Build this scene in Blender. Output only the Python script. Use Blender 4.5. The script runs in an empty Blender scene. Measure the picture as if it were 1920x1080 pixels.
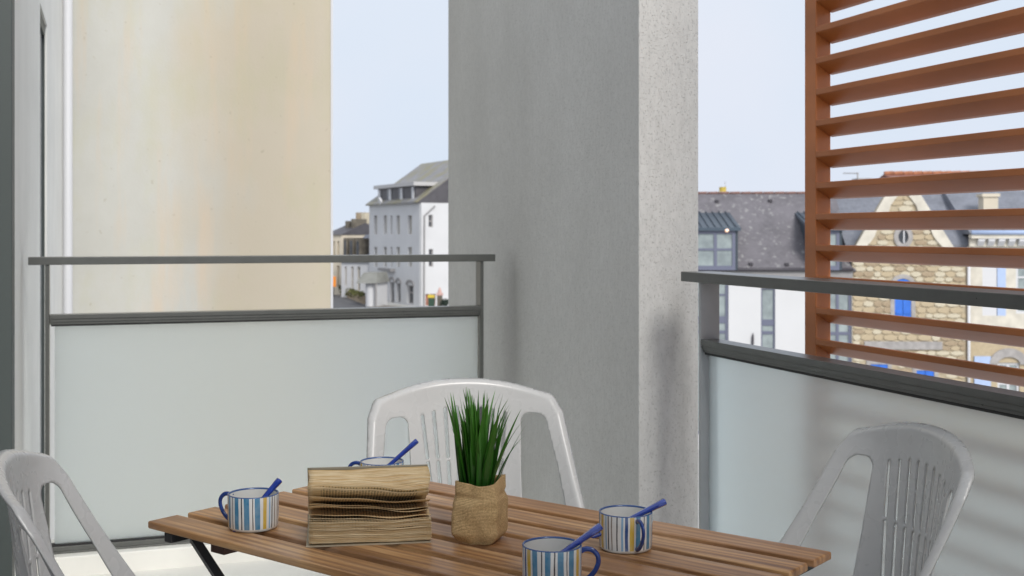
import bpy, bmesh, math, random
from mathutils import Vector, Matrix, noise
random.seed(7)
R = math.radians
S = bpy.context.scene
COL = S.collection
PI = math.pi

# ------------------------------------------------------------------ camera
YAW = R(18.7)                 # the balcony's axes are the world axes; the camera is turned 18.7 degrees
CZ = 1.25
FPX, CX, HY = 2230.0, 960.0, 436.0
cam = bpy.data.cameras.new('camera'); camo = bpy.data.objects.new('camera', cam); COL.objects.link(camo)
camo.location = (0, 0, CZ); camo.rotation_euler = (R(90), 0, -YAW)
cam.sensor_width = 36; cam.lens = FPX / 1920 * 36; cam.shift_y = -(540 - HY) / 1920
cam.clip_start = .05; cam.clip_end = 3000
cam.dof.use_dof = True; cam.dof.focus_distance = 2.15; cam.dof.aperture_fstop = 10
S.camera = camo
S.render.resolution_x, S.render.resolution_y = 1024, 576

# ------------------------------------------------------------------ world, sun, exposure
w = bpy.data.worlds.new('World'); S.world = w; w.use_nodes = True
nt = w.node_tree; bg = nt.nodes['Background']
tc = nt.nodes.new('ShaderNodeTexCoord'); sp = nt.nodes.new('ShaderNodeSeparateXYZ'); rp = nt.nodes.new('ShaderNodeValToRGB')
nt.links.new(tc.outputs['Generated'], sp.inputs[0]); nt.links.new(sp.outputs['Z'], rp.inputs[0]); nt.links.new(rp.outputs[0], bg.inputs[0])
rp.color_ramp.elements[0].position = 0.0; rp.color_ramp.elements[0].color = (.69, .765, .885, 1)
rp.color_ramp.elements[1].position = .7; rp.color_ramp.elements[1].color = (.78, .84, .93, 1)
bg.inputs[1].default_value = .645
cn = nt.nodes.new('ShaderNodeTexNoise'); cn.inputs['Scale'].default_value = 2.6; cn.inputs['Detail'].default_value = 5     # faint unevenness of the overcast
cr_ = nt.nodes.new('ShaderNodeValToRGB'); cr_.color_ramp.elements[0].position = .35; cr_.color_ramp.elements[1].position = .65
cr_.color_ramp.elements[0].color = (.955, .985, .995, 1); cr_.color_ramp.elements[1].color = (1.07, 1.02, .995, 1)
cm_ = nt.nodes.new('ShaderNodeMix'); cm_.data_type = 'RGBA'; cm_.blend_type = 'MULTIPLY'; cm_.inputs[0].default_value = 1
nt.links.new(tc.outputs['Generated'], cn.inputs['Vector']); nt.links.new(cn.outputs['Fac'], cr_.inputs[0]); nt.links.new(rp.outputs[0], cm_.inputs[6]); nt.links.new(cr_.outputs[0], cm_.inputs[7]); nt.links.new(cm_.outputs[2], bg.inputs[0])
sun = bpy.data.lights.new('sun', 'SUN'); sun.energy = 1.9; sun.angle = R(20); sun.color = (1, .97, .92)
so = bpy.data.objects.new('sun', sun); COL.objects.link(so)
def cam_dir(xc, d, z): return Vector((xc*math.cos(YAW) + d*math.sin(YAW), -xc*math.sin(YAW) + d*math.cos(YAW), z))
so.rotation_euler = cam_dir(.40, -.92, .74).to_track_quat('Z', 'Y').to_euler()
S.view_settings.view_transform = 'Standard'; S.view_settings.look = 'None'
S.view_settings.exposure = .69; S.view_settings.gamma = 1; S.view_settings.use_curve_mapping = False
S.render.engine = 'CYCLES'
S.cycles.max_bounces = 10; S.cycles.diffuse_bounces = 6; S.cycles.transmission_bounces = 8

# ------------------------------------------------------------------ helpers
def W(xc, d, z=0):            # metres right of and in front of the lens -> world
    return Vector((xc*math.cos(YAW) + d*math.sin(YAW), -xc*math.sin(YAW) + d*math.cos(YAW), z))

def tag(o, label=None, cat=None, group=None, kind=None):
    if label: o['label'] = label
    if cat: o['category'] = cat
    if group: o['group'] = group
    if kind: o['kind'] = kind
    return o

def thing(name, label, cat, loc=(0, 0, 0), rz=0, group=None):
    o = bpy.data.objects.new(name, None); COL.objects.link(o)
    o.empty_display_size = .1; o.location = loc; o.rotation_euler = (0, 0, rz)
    return tag(o, label, cat, group)

def copy_tree(o, parent=None):
    c = o.copy(); COL.objects.link(c)
    if parent is not None: c.parent = parent
    for ch in list(o.children): copy_tree(ch, c)
    return c

class MB:
    def __init__(s, T=None): s.v = []; s.f = []; s.T = T; s.m = []; s.cur = 0
    def add(s, vs, fs):
        n = len(s.v)
        for p in vs:
            p = Vector(p)
            s.v.append(tuple(s.T @ p) if s.T else tuple(p))
        for f in fs: s.f.append([i + n for i in f]); s.m.append(s.cur)
    def box(s, x0, x1, y0, y1, z0, z1):
        if x0 > x1: x0, x1 = x1, x0
        if y0 > y1: y0, y1 = y1, y0
        if z0 > z1: z0, z1 = z1, z0
        s.add([(x0,y0,z0),(x1,y0,z0),(x1,y1,z0),(x0,y1,z0),(x0,y0,z1),(x1,y0,z1),(x1,y1,z1),(x0,y1,z1)],
              [(0,3,2,1),(4,5,6,7),(0,1,5,4),(1,2,6,5),(2,3,7,6),(3,0,4,7)]); return s
    def prism(s, poly, a0, a1, axis='x'):
        # poly: list of 2D points in the plane across axis; x:(y,z)  y:(x,z)  z:(x,y)
        def P(p, a): return {'x': (a, p[0], p[1]), 'y': (p[0], a, p[1]), 'z': (p[0], p[1], a)}[axis]
        n = len(poly)
        s.add([P(p, a0) for p in poly] + [P(p, a1) for p in poly],
              [list(range(n))[::-1], list(range(n, 2*n))] + [(i, (i+1) % n, n + (i+1) % n, n + i) for i in range(n)]); return s
    def tube(s, pts, r, n=8, flat=1.0, up=None, cap=True):
        pts = [Vector(p) for p in pts]; m = len(pts)
        rr = r if isinstance(r, (list, tuple)) else [r]*m
        vs = []; ref = None
        for i, p in enumerate(pts):
            t = (pts[min(i+1, m-1)] - pts[max(i-1, 0)]).normalized()
            if ref is None:
                ref = Vector(up) if up else (Vector((0,0,1)) if abs(t.z) < .9 else Vector((1,0,0)))
            a = (ref - t*ref.dot(t)).normalized(); b = t.cross(a); ref = a
            for k in range(n):
                th = 2*PI*k/n
                vs.append(p + a*math.cos(th)*rr[i]*flat + b*math.sin(th)*rr[i])
        fs = [(i*n+k, i*n+(k+1) % n, (i+1)*n+(k+1) % n, (i+1)*n+k) for i in range(m-1) for k in range(n)]
        if cap: fs += [list(range(n))[::-1], list(range((m-1)*n, m*n))]
        s.add(vs, fs); return s
    def lathe(s, prof, n=48, c=(0, 0), mats=None):
        vs = [(c[0]+r*math.cos(2*PI*k/n), c[1]+r*math.sin(2*PI*k/n), z) for r, z in prof for k in range(n)]
        base = len(s.v); s.add(vs, [])
        for i in range(len(prof)-1):
            if mats: s.cur = mats[i]
            for k in range(n):
                s.f.append([base+i*n+k, base+i*n+(k+1) % n, base+(i+1)*n+(k+1) % n, base+(i+1)*n+k]); s.m.append(s.cur)
        return s
    def quad(s, a, b, c, d): s.add([a, b, c, d], [(0, 1, 2, 3)]); return s
    def mesh(s, name, mat, smooth=False):
        me = bpy.data.meshes.new(name); me.from_pydata(s.v, [], s.f)
        for m in (mat if isinstance(mat, (list, tuple)) else [mat]): me.materials.append(m)
        for p, k in zip(me.polygons, s.m): p.material_index = k; p.use_smooth = smooth
        bm = bmesh.new(); bm.from_mesh(me); bmesh.ops.recalc_face_normals(bm, faces=bm.faces); bm.to_mesh(me); bm.free()
        me.update(); return me
    def build(s, name, mat, parent=None, bevel=0, smooth=False, seg=2):
        o = bpy.data.objects.new(name, s.mesh(name, mat, smooth)); COL.objects.link(o)
        if parent is not None: o.parent = parent
        if bevel:
            b = o.modifiers.new('bevel', 'BEVEL'); b.width = bevel; b.segments = seg; b.limit_method = 'ANGLE'; b.angle_limit = R(35)
            if not smooth:
                for p in o.data.polygons: p.use_smooth = True
                b.harden_normals = True
        return o

def wall_holes(mb, x0, x1, z0, z1, holes, dep=.15, thick=.3):
    """front wall in the local y=0 plane facing -y, with real openings"""
    xs = sorted({x0, x1, *[h[0] for h in holes], *[h[1] for h in holes]}); zs = sorted({z0, z1, *[h[2] for h in holes], *[h[3] for h in holes]})
    for a, b in zip(xs, xs[1:]):
        for c, d in zip(zs, zs[1:]):
            mx, mz = (a+b)/2, (c+d)/2
            if any(h[0] < mx < h[1] and h[2] < mz < h[3] for h in holes): continue
            mb.quad((a,0,c), (b,0,c), (b,0,d), (a,0,d))
    for h in holes:
        a, b, c, d = h[:4]
        mb.quad((a,0,c), (a,dep,c), (a,dep,d), (a,0,d)); mb.quad((b,0,c), (b,0,d), (b,dep,d), (b,dep,c))
        mb.quad((a,0,c), (b,0,c), (b,dep,c), (a,dep,c)); mb.quad((a,0,d), (a,dep,d), (b,dep,d), (b,0,d))
    mb.quad((x0,0,z0), (x0,0,z1), (x0,thick,z1), (x0,thick,z0)); mb.quad((x1,0,z0), (x1,thick,z0), (x1,thick,z1), (x1,0,z1))
    mb.quad((x0,0,z1), (x1,0,z1), (x1,thick,z1), (x0,thick,z1)); mb.quad((x0,thick,z0), (x0,thick,z1), (x1,thick,z1), (x1,thick,z0))

class F:
    """a facade line: origin and heading, with conversion of measured angles to real lengths on it"""
    def __init__(s, ox, od, ang): s.o = (ox, od); s.a = ang; s.c, s.s = math.cos(ang), math.sin(ang)
    def x(s, px):
        r = (px - CX)/FPX; return (r*s.o[1] - s.o[0])/(s.c - r*s.s)
    def z(s, px, py): return CZ + (HY - py)/FPX*(s.o[1] + s.x(px)*s.s)
    def loc(s, z=0): return W(s.o[0], s.o[1], z)
    def rz(s): return s.a - YAW

V1 = 4.645; XC = 1.572; XR = 1.62; XS = 1.93          # planes of the left railing, wing wall, right railing, louvre
# ------------------------------------------------------------------ materials
def rgb(c): return (*c, 1) if len(c) == 3 else c
def mat(name, col, rough=.6, metal=0, var=0, vscale=8, bump=0, bscale=60, col2=None, spec=.5, coords='Object', stretch=None, coat=0, detail=6, wear=0):
    m = bpy.data.materials.new(name); m.use_nodes = True; n = m.node_tree; b = n.nodes['Principled BSDF']
    b.inputs['Base Color'].default_value = rgb(col); b.inputs['Roughness'].default_value = rough; b.inputs['Metallic'].default_value = metal
    b.inputs['Specular IOR Level'].default_value = spec; b.inputs['Coat Weight'].default_value = coat
    t = n.nodes.new('ShaderNodeTexCoord'); src = t.outputs[coords]
    if stretch:
        mp = n.nodes.new('ShaderNodeMapping'); mp.inputs['Scale'].default_value = stretch; n.links.new(src, mp.inputs[0]); src = mp.outputs[0]
    if var or col2:
        nz = n.nodes.new('ShaderNodeTexNoise'); nz.inputs['Scale'].default_value = vscale; nz.inputs['Detail'].default_value = detail; n.links.new(src, nz.inputs['Vector'])
        r = n.nodes.new('ShaderNodeValToRGB'); n.links.new(nz.outputs['Fac'], r.inputs[0])
        c2 = col2 if col2 else tuple(c*(1-var) for c in col); r.color_ramp.elements[0].position = .33; r.color_ramp.elements[1].position = .68
        r.color_ramp.elements[0].color = rgb(c2); r.color_ramp.elements[1].color = rgb(col if col2 else tuple(min(1, c*(1+var*.6)) for c in col))
        n.links.new(r.outputs[0], b.inputs['Base Color'])
    if wear:
        nz = n.nodes.new('ShaderNodeTexNoise'); nz.inputs['Scale'].default_value = vscale*3; n.links.new(src, nz.inputs['Vector'])
        ml = n.nodes.new('ShaderNodeMapRange'); ml.inputs['To Min'].default_value = rough-wear; ml.inputs['To Max'].default_value = rough+wear
        n.links.new(nz.outputs['Fac'], ml.inputs['Value']); n.links.new(ml.outputs[0], b.inputs['Roughness'])
    if bump:
        nz = n.nodes.new('ShaderNodeTexNoise'); nz.inputs['Scale'].default_value = bscale; nz.inputs['Detail'].default_value = 4; n.links.new(src, nz.inputs['Vector'])
        bp = n.nodes.new('ShaderNodeBump'); bp.inputs['Strength'].default_value = bump; bp.inputs['Distance'].default_value = .002
        n.links.new(nz.outputs['Fac'], bp.inputs['Height']); n.links.new(bp.outputs[0], b.inputs['Normal'])
    return m

class NG:      # small node-writing helper
    def __init__(s, name):
        s.m = bpy.data.materials.new(name); s.m.use_nodes = True; s.n = s.m.node_tree; s.b = s.n.nodes['Principled BSDF']
    def new(s, t, **k):
        nd = s.n.nodes.new(t)
        for a, v in k.items():
            if a.startswith('i_'):
                key = a[2:].replace('_', ' '); nd.inputs[key].default_value = v
            else: setattr(nd, a, v)
        return nd
    def l(s, a, b): s.n.links.new(a, b)
    def math(s, op, a, b=None, c=None, clamp=False):
        nd = s.n.nodes.new('ShaderNodeMath'); nd.operation = op; nd.use_clamp = clamp
        for i, v in enumerate((a, b, c)):
            if v is None: continue
            if isinstance(v, (int, float)): nd.inputs[i].default_value = v
            else: s.l(v, nd.inputs[i])
        return nd.outputs[0]
    def mix(s, f, a, b):
        nd = s.n.nodes.new('ShaderNodeMix'); nd.data_type = 'RGBA'
        for i, v in ((0, f), (6, a), (7, b)):
            if isinstance(v, (int, float)): nd.inputs[i].default_value = v
            elif isinstance(v, tuple): nd.inputs[i].default_value = rgb(v)
            else: s.l(v, nd.inputs[i])
        return nd.outputs[2]
    def noise(s, vec, scale, detail=5, rough=.5):
        nd = s.n.nodes.new('ShaderNodeTexNoise'); nd.inputs['Scale'].default_value = scale; nd.inputs['Detail'].default_value = detail; nd.inputs['Roughness'].default_value = rough
        s.l(vec, nd.inputs['Vector']); return nd.outputs['Fac']
    def ramp(s, f, *st, interp='LINEAR'):
        nd = s.n.nodes.new('ShaderNodeValToRGB'); cr = nd.color_ramp; cr.interpolation = interp
        while len(cr.elements) < len(st): cr.elements.new(.5)
        for e, (p, c) in zip(cr.elements, st): e.position = p; e.color = rgb(c if isinstance(c, tuple) else (c, c, c))
        s.l(f, nd.inputs[0]); return nd.outputs[0]
    def coords(s, kind='Object', scale=None):
        t = s.n.nodes.new('ShaderNodeTexCoord').outputs[kind]
        if scale:
            mp = s.n.nodes.new('ShaderNodeMapping'); mp.inputs['Scale'].default_value = scale; s.l(t, mp.inputs[0]); t = mp.outputs[0]
        return t
    def bump(s, h, strength=.5, dist=.002):
        bp = s.n.nodes.new('ShaderNodeBump'); bp.inputs['Strength'].default_value = strength; bp.inputs['Distance'].default_value = dist
        s.l(h, bp.inputs['Height']); s.l(bp.outputs[0], s.b.inputs['Normal'])

def render_coat(name, base, dark, warm=None, dirt=False):
    """fine scratched render with small pits, rain streaks and stains"""
    g = NG(name); o = g.coords(); st = g.coords(scale=(1, 1, .35))
    big = g.noise(g.coords(scale=(1, 1, .55)), 1.7, 6, .62); fine = g.noise(st, 70, 5, .7); pits = g.noise(g.coords(scale=(1, 1, .6)), 210, 2, .4)
    c = g.mix(g.ramp(big, (.35, 0.), (.7, 1.)), dark, base)
    if warm: c = g.mix(g.math('MULTIPLY', g.ramp(g.noise(g.coords(scale=(1, 1, .4)), 1.3, 4), (.45, 0.), (.62, 1.)), .6), c, warm)
    c = g.mix(g.math('MULTIPLY', g.ramp(pits, (.30, 1.), (.42, 0.)), .30), c, tuple(x*.35 for x in dark))
    c = g.mix(g.math('MULTIPLY', g.ramp(fine, (.35, 1.), (.6, 0.)), .22), c, tuple(x*.6 for x in dark))
    if dirt:      # run-off streaks below the two handrail ends
        sx = g.new('ShaderNodeSeparateXYZ'); g.l(o, sx.inputs[0]); wv = g.math('MULTIPLY', g.math('SUBTRACT', g.noise(g.coords(scale=(3, 3, .7)), 2, 4), .5), .14)
        def streak(axis, at, half, top):
            d = g.math('ABSOLUTE', g.math('ADD', g.math('SUBTRACT', sx.outputs[axis], at), wv))
            a = g.ramp(g.math('DIVIDE', d, half), (0., 1.), (1., 0.)); b = g.ramp(g.math('SUBTRACT', top, sx.outputs['Z']), (0., 0.), (.12, 1.), (.9, .35), (1., .3)); return g.math('MULTIPLY', a, b)
        onl = g.math('LESS_THAN', sx.outputs['X'], XC+.002)
        c = g.mix(g.math('MULTIPLY', g.math('MULTIPLY', streak('Y', 4.60, .12, 1.2), onl), .4), c, (.20, .195, .18))
        onr = g.math('LESS_THAN', sx.outputs['Y'], 3.406)
        c = g.mix(g.math('MULTIPLY', g.math('MULTIPLY', streak('X', 1.715, .05, 1.12), onr), .3), c, (.18, .175, .16))
    g.l(c, g.b.inputs['Base Color']); g.b.inputs['Roughness'].default_value = .9
    h = g.math('ADD', g.math('MULTIPLY', fine, .5), g.ramp(pits, (.30, 0.), (.42, 1.)))
    g.bump(h, .55, .003); return g.m

M = {}
M['column'] = render_coat('column_render', (.64, .635, .615), (.54, .535, .515), dirt=True)
M['floor'] = mat('floor_cement', (.66, .655, .62), .7, var=.1, vscale=3, bump=.2, bscale=40)
M['white_wall'] = mat('white_render', (.80, .80, .78), .9, var=.06, vscale=2.5, bump=.2, bscale=90)
M['ceil'] = mat('ceiling_paint', (.8, .8, .78), .9, var=.05)
M['rail'] = mat('rail_grey', (.105, .108, .102), .30, metal=.3, var=.08, vscale=20, wear=.05)
M['rail_top'] = M['rail']
M['gasket'] = mat('black_gasket', (.012, .012, .013), .6)
M['post'] = mat('post_grey', (.40, .41, .42), .45, metal=.3, var=.06, vscale=15)
M['frame_dark'] = mat('frame_dark_grey', (.05, .062, .06), .5, var=.05, vscale=3)
M['louvre'] = mat('louvre_brown', (.43, .135, .034), .34, var=.22, vscale=6, stretch=(1, .3, 1), wear=.06)
M['pl_white'] = mat('white_resin', (.455, .455, .45), .28, var=.035, vscale=7, bump=.03, bscale=400, wear=.08)
M['black_metal'] = mat('black_metal', (.018, .018, .02), .45, var=.1)
M['white_trim'] = mat('white_trim', (.60, .60, .62), .5)
M['pane_bluegrey'] = mat('pane_blue_grey', (.22, .24, .28), .2, var=.15, vscale=2)

def stained_wall():
    g = NG('stained_wall'); o = g.coords(); sx = g.new('ShaderNodeSeparateXYZ'); g.l(o, sx.inputs[0])
    n1 = g.noise(g.coords(scale=(1, 1, .45)), 1.1, 4, .55); n2 = g.noise(g.coords(scale=(2.5, 1, .25)), 2.0, 5, .6); n3 = g.noise(g.coords(scale=(1, 1, .8)), 1.6, 6, .65)
    base = g.mix(g.ramp(n3, (.3, 0.), (.7, 1.)), (.47, .46, .42), (.53, .525, .49))
    # rain-washed ochre towards the free edge and under the top, in drips
    edge = g.math('MULTIPLY_ADD', sx.outputs['X'], 1.15, g.math('MULTIPLY', g.math('SUBTRACT', n1, .5), 2.6))
    base = g.mix(g.math('MULTIPLY', g.ramp(edge, (.45, 0.), (2.0, 1.)), .72), base, (.53, .45, .335))
    top = g.math('ADD', g.math('SUBTRACT', sx.outputs['Z'], 2.75), g.math('MULTIPLY', g.math('SUBTRACT', n2, .5), 2.2))
    base = g.mix(g.math('MULTIPLY', g.ramp(top, (-.6, 0.), (.7, 1.)), .55), base, (.50, .45, .30))
    base = g.mix(g.math('MULTIPLY', g.ramp(n2, (.52, 0.), (.68, 1.)), .5), base, (.60, .47, .34))
    base = g.mix(g.math('MULTIPLY', g.ramp(g.noise(g.coords(scale=(1, 1, .5)), 2.3, 6, .65), (.50, 0.), (.68, 1.)), .38), base, (.47, .45, .29))
    sp = g.noise(o, 22, 3); base = g.mix(g.math('MULTIPLY', g.ramp(sp, (.27, 1.), (.33, 0.)), .4), base, (.33, .28, .2))
    g.l(base, g.b.inputs['Base Color']); g.b.inputs['Roughness'].default_value = .92
    g.bump(g.noise(o, 60, 4), .3, .003); return g.m
M['stained'] = stained_wall()

def frosted(name, rough, ior, tint, tint2):
    g = NG(name); b = g.b
    b.inputs['Base Color'].default_value = tint2; b.inputs['Transmission Weight'].default_value = 1
    b.inputs['Roughness'].default_value = rough; b.inputs['IOR'].default_value = ior
    tr = g.new('ShaderNodeBsdfTranslucent'); tr.inputs[0].default_value = tint
    df = g.new('ShaderNodeBsdfDiffuse'); df.inputs[0].default_value = (.75, .82, .82, 1)
    m1 = g.new('ShaderNodeMixShader'); m1.inputs[0].default_value = .0; g.l(tr.outputs[0], m1.inputs[1]); g.l(df.outputs[0], m1.inputs[2])
    m2 = g.new('ShaderNodeMixShader'); m2.inputs[0].default_value = .42; g.l(b.outputs[0], m2.inputs[1]); g.l(m1.outputs[0], m2.inputs[2])
    g.l(m2.outputs[0], g.n.nodes['Material Output'].inputs[0]); return g.m
M['frosted'] = frosted('frosted_glass', .48, 1.32, (.96, .995, 1, 1), (.95, 1, 1, 1)); M['frosted_fine'] = frosted('frosted_glass_fine', .27, 1.22, (.90, .99, 1, 1), (.90, .99, .99, 1))

def wood():
    g = NG('acacia_wood'); oi = g.new('ShaderNodeObjectInfo')
    t = g.coords(scale=(1.2, 14, 14)); ad = g.new('ShaderNodeVectorMath', operation='ADD'); g.l(t, ad.inputs[0])
    cm = g.new('ShaderNodeCombineXYZ'); g.l(g.math('MULTIPLY', oi.outputs['Random'], 37), cm.inputs[0]); g.l(g.math('MULTIPLY', oi.outputs['Random'], 91), cm.inputs[1]); g.l(cm.outputs[0], ad.inputs[1])
    n1 = g.noise(ad.outputs[0], 2.2, 6, .6)
    wv = g.new('ShaderNodeTexWave'); wv.wave_type = 'BANDS'; wv.bands_direction = 'Y'; wv.inputs['Scale'].default_value = 1.1; wv.inputs['Distortion'].default_value = 7; wv.inputs['Detail'].default_value = 3; wv.inputs['Detail Scale'].default_value = 1.2
    g.l(ad.outputs[0], wv.inputs['Vector'])
    t2 = g.new('ShaderNodeVectorMath', operation='MULTIPLY'); g.l(ad.outputs[0], t2.inputs[0]); t2.inputs[1].default_value = (1, 6, 6)
    fi = g.noise(t2.outputs[0], 2.2, 5, .65)
    c = g.ramp(n1, (.28, (.16, .072, .024)), (.5, (.44, .235, .095)), (.72, (.66, .42, .21)))
    c = g.mix(g.math('MULTIPLY', g.ramp(wv.outputs['Fac'], (.4, 0.), (.85, 1.)), .6), c, (.17, .08, .035))
    c = g.mix(g.math('MULTIPLY', g.ramp(fi, (.35, 1.), (.5, 0.)), .55), c, (.15, .06, .028))
    c = g.mix(g.math('MULTIPLY', oi.outputs['Random'], .5), c, (.30, .15, .07))
    # a few worn, greyed patches
    pn = g.noise(g.coords(scale=(3, 8, 8)), 1.5, 4, .6); c = g.mix(g.math('MULTIPLY', g.ramp(pn, (.5, 0.), (.7, 1.)), .55), c, (.46, .31, .22))
    kn = g.new('ShaderNodeTexVoronoi'); kn.inputs['Scale'].default_value = 1.0; tk = g.coords(scale=(3.2, 9, 9)); g.l(tk, kn.inputs['Vector'])
    c = g.mix(g.math('MULTIPLY', g.ramp(kn.outputs['Distance'], (.03, 1.), (.12, 0.)), .7), c, (.07, .03, .018))
    g.l(c, g.b.inputs['Base Color']); g.b.inputs['Roughness'].default_value = .42
    ml = g.new('ShaderNodeMapRange'); g.l(fi, ml.inputs[0]); ml.inputs['To Min'].default_value = .33; ml.inputs['To Max'].default_value = .55; g.l(ml.outputs[0], g.b.inputs['Roughness'])
    g.bump(fi, .25, .001); return g.m
M['wood'] = wood()
M['wood_dark'] = mat('batten_wood', (.07, .03, .02), .6, var=.2)

# ------------------------------------------------------------------ large structure: balcony shell
ZG = -5.75                                              # street level
def struct(name, mb, m, **k):
    o = mb.build(name, m, **k); o['kind'] = 'structure'; return o
struct('ground', MB().box(-400, 400, -400, 600, ZG-.5, ZG), mat('ground_pale', (.46, .455, .44), .9, var=.2, vscale=.3))
struct('floor', MB().box(-2.2, 2.08, -2.4, 4.60, -.2, 0), M['floor'])
kerb = MB().box(-.6, 2.08, 4.60, 4.88, -.2, .075)
struct('floor_kerb', kerb, M['floor'], bevel=.006)
struct('ceiling', MB().box(-2.2, 1.55, -2.4, -.6, 2.62, 2.86), M['ceil'])  # unseen slab, cut back behind the lens so the sun reaches the table

col = MB().box(XC, XC+.209, 3.404, 5.62, -6, 6).build('wall', M['column'], bevel=.004)
tag(col, 'grey pitted plaster wing wall standing between the two railings', 'wall')

bw = MB().box(-.30, 1.565, 0, .25, ZG, 8)
wo = bw.build('wall', M['stained']); wo.location = (0, 8.85, 0)
tag(wo, 'pale wall with ochre and greenish rain stains behind the left railing', 'wall')
ed = MB().box(1.565, 1.582, -.006, .25, ZG, 8).build('edge_trim', M['white_trim'], wo)

# side wall at the left with its tall window opening
lw = thing('wall', 'narrow off-white side wall with a tall slit window, where the left handrail ends', 'wall', (-.30, 4.2, 0), R(90))
T = None
m = MB(); wall_holes(m, 0, 4.65, ZG, 6, [(1.63, 2.26, -.2, 2.30)], dep=.035, thick=.3); m.build('wall_face', M['white_wall'], lw)
wf = MB().box(1.632, 1.66, .010, .034, -.2, 2.298).box(2.23, 2.258, .010, .034, -.2, 2.298).box(1.66, 2.23, .010, .034, 2.24, 2.298).build('window_frame', M['frame_dark'], lw)
MB().box(1.66, 2.23, .022, .032, -.2, 2.24).build('pane', M['pane_bluegrey'], wf)
dp = MB().tube([(-.262, 8.45, ZG), (-.262, 8.45, 6)], .030, 14).build('downpipe', M['white_trim'], smooth=True)
tag(dp, 'white vertical drainpipe in the corner left of the stained wall', 'drainpipe')
# wall of the flat beside the balcony, out of the frame but for the dark jamb at the left edge
fw = thing('wall', 'off-white facade of the flat beside the balcony, left of the dark jamb', 'wall', (-.62, -2.4, 0), R(90))
m = MB(); wall_holes(m, 0, 6.2, -.2, 2.62, [(2.2, 5.1, 0.02, 2.25)], dep=.12, thick=.3); m.build('wall_face', M['white_wall'], fw)
fr = MB().box(2.2, 2.27, .05, .11, .02, 2.25).box(5.13, 5.2, .05, .11, .02, 2.25).box(2.27, 5.13, .05, .11, 2.18, 2.25).box(3.66, 3.73, .05, .11, .02, 2.18).build('door_frame', M['frame_dark'], fw)
MB().box(2.27, 3.66, .08, .10, .02, 2.18).box(3.73, 5.13, .08, .10, .02, 2.18).build('pane', M['pane_bluegrey'], fr)
jm = MB().box(-.62, -.272, 3.80, 3.90, 0, 2.62).build('door_jamb', M['frame_dark'], bevel=.003)
tag(jm, 'dark grey-green jamb panel standing upright at the extreme left edge', 'jamb')

# ------------------------------------------------------------------ railings
def railing_left():
    t = thing('railing', 'grey railing with a frosted glass panel at the back, left of the grey wing wall', 'railing', (-.279, V1, 0))
    L = 1.498 + .279
    MB().box(0, L, -.008, .062, 1.132, 1.161).build('handrail', M['rail'], t, bevel=.002)
    x0, x1 = .073, L-.062
    for x in (x0-.016, x1): MB().box(x, x+.014, 0, .066, .0, 1.1318).build('post', M['rail'], t, bevel=.0015)
    lr = MB().box(x0, x1, .0, .055, .934, .950).box(x0, x1, .004, .055, .9225, .9338).box(x0, x1, .008, .055, .913, .9223)
    lr.build('middle_rail', M['rail'], t, bevel=.001)
    MB().box(x0+.004, x1-.004, .012, .046, .9065, .9128).build('gasket', M['gasket'], t)
    MB().box(x0+.002, x1-.002, .0, .055, .062, .082).box(x0+.002, x1-.002, .006, .055, .0822, .100).build('bottom_rail', M['rail'], t, bevel=.001)
    MB().box(x0+.004, x1-.004, .012, .046, .1002, .107).build('gasket', M['gasket'], t)
    MB().box(x0+.016, x1-.004, .026, .036, .1072, .9062).build('glass_panel', M['frosted'], t)
railing_left()

def railing_right():
    # runs along the outer side from the wing wall towards the camera
    t = thing('railing', 'grey railing with a frosted glass panel, in front of the brown louvre screen', 'railing', (XR, 3.195, 0))
    L = 4.6
    MB().box(-.008, .095, -L, 0, 1.105, 1.134).build('handrail', M['rail'], t, bevel=.002)
    for y in (-.11, -1.95, -3.8): MB().box(0, .062, y, y+.012, 0, 1.1048).build('post', M['post'] if y > -1 else M['rail'], t, bevel=.0015)
    lr = MB().box(0, .058, -L, -.1102, .925, .941).box(.004, .058, -L, -.1102, .9125, .9248).box(.008, .058, -L, -.1102, .9045, .9123)
    lr.build('middle_rail', M['rail'], t, bevel=.001)
    MB().box(.012, .046, -L, -.114, .897, .9043).build('gasket', M['gasket'], t)
    MB().box(0, .058, -L, -.1102, .062, .100).build('bottom_rail', M['rail'], t, bevel=.001)
    for a, b in ((-1.935, -.114), (-3.785, -1.955)): MB().box(.026, .036, a, b, .1002, .8968).build('glass_panel', M['frosted_fine'], t)
railing_right()

def louvre():
    t = thing('louvre_screen', 'reddish brown metal louvre screen with wide horizontal slats standing outside the right railing', 'screen', (XS, 0, 0))
    ny = 3.43*(math.cos(YAW) - math.sin(YAW)*(1528-CX)/FPX)       # inner corner of the far stile
    y1 = -1.2
    MB().box(0, .05, ny, ny+.058, .0, 3.4).build('stile', M['louvre'], t, bevel=.002)
    MB().box(0, .05, y1-.058, y1, .0, 3.4).build('stile', M['louvre'], t, bevel=.002)
    p = .0900; D0 = .0435; e = .0155; wd = .054
    prof = [(0, 0), (0, -e), (wd*.80, -D0*1.0), (wd, -D0-.004), (wd+.001, -D0+.003), (wd*.82, -D0+.010), (.006, .0015)]
    me = None
    z = CZ + (HY - 635.2)/FPX*3.43 - p*10
    while z < 3.36:
        if me is None:
            o = MB().prism([(a, b) for a, b in prof], y1, ny, 'y').build('slat', M['louvre'], t); me = o.data
            bv = o.modifiers.new('bevel', 'BEVEL'); bv.width = .0012; bv.segments = 2; bv.limit_method = 'ANGLE'
        else:
            o = o.copy(); COL.objects.link(o)
        o.location = (0, 0, z); z += p
louvre()

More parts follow.
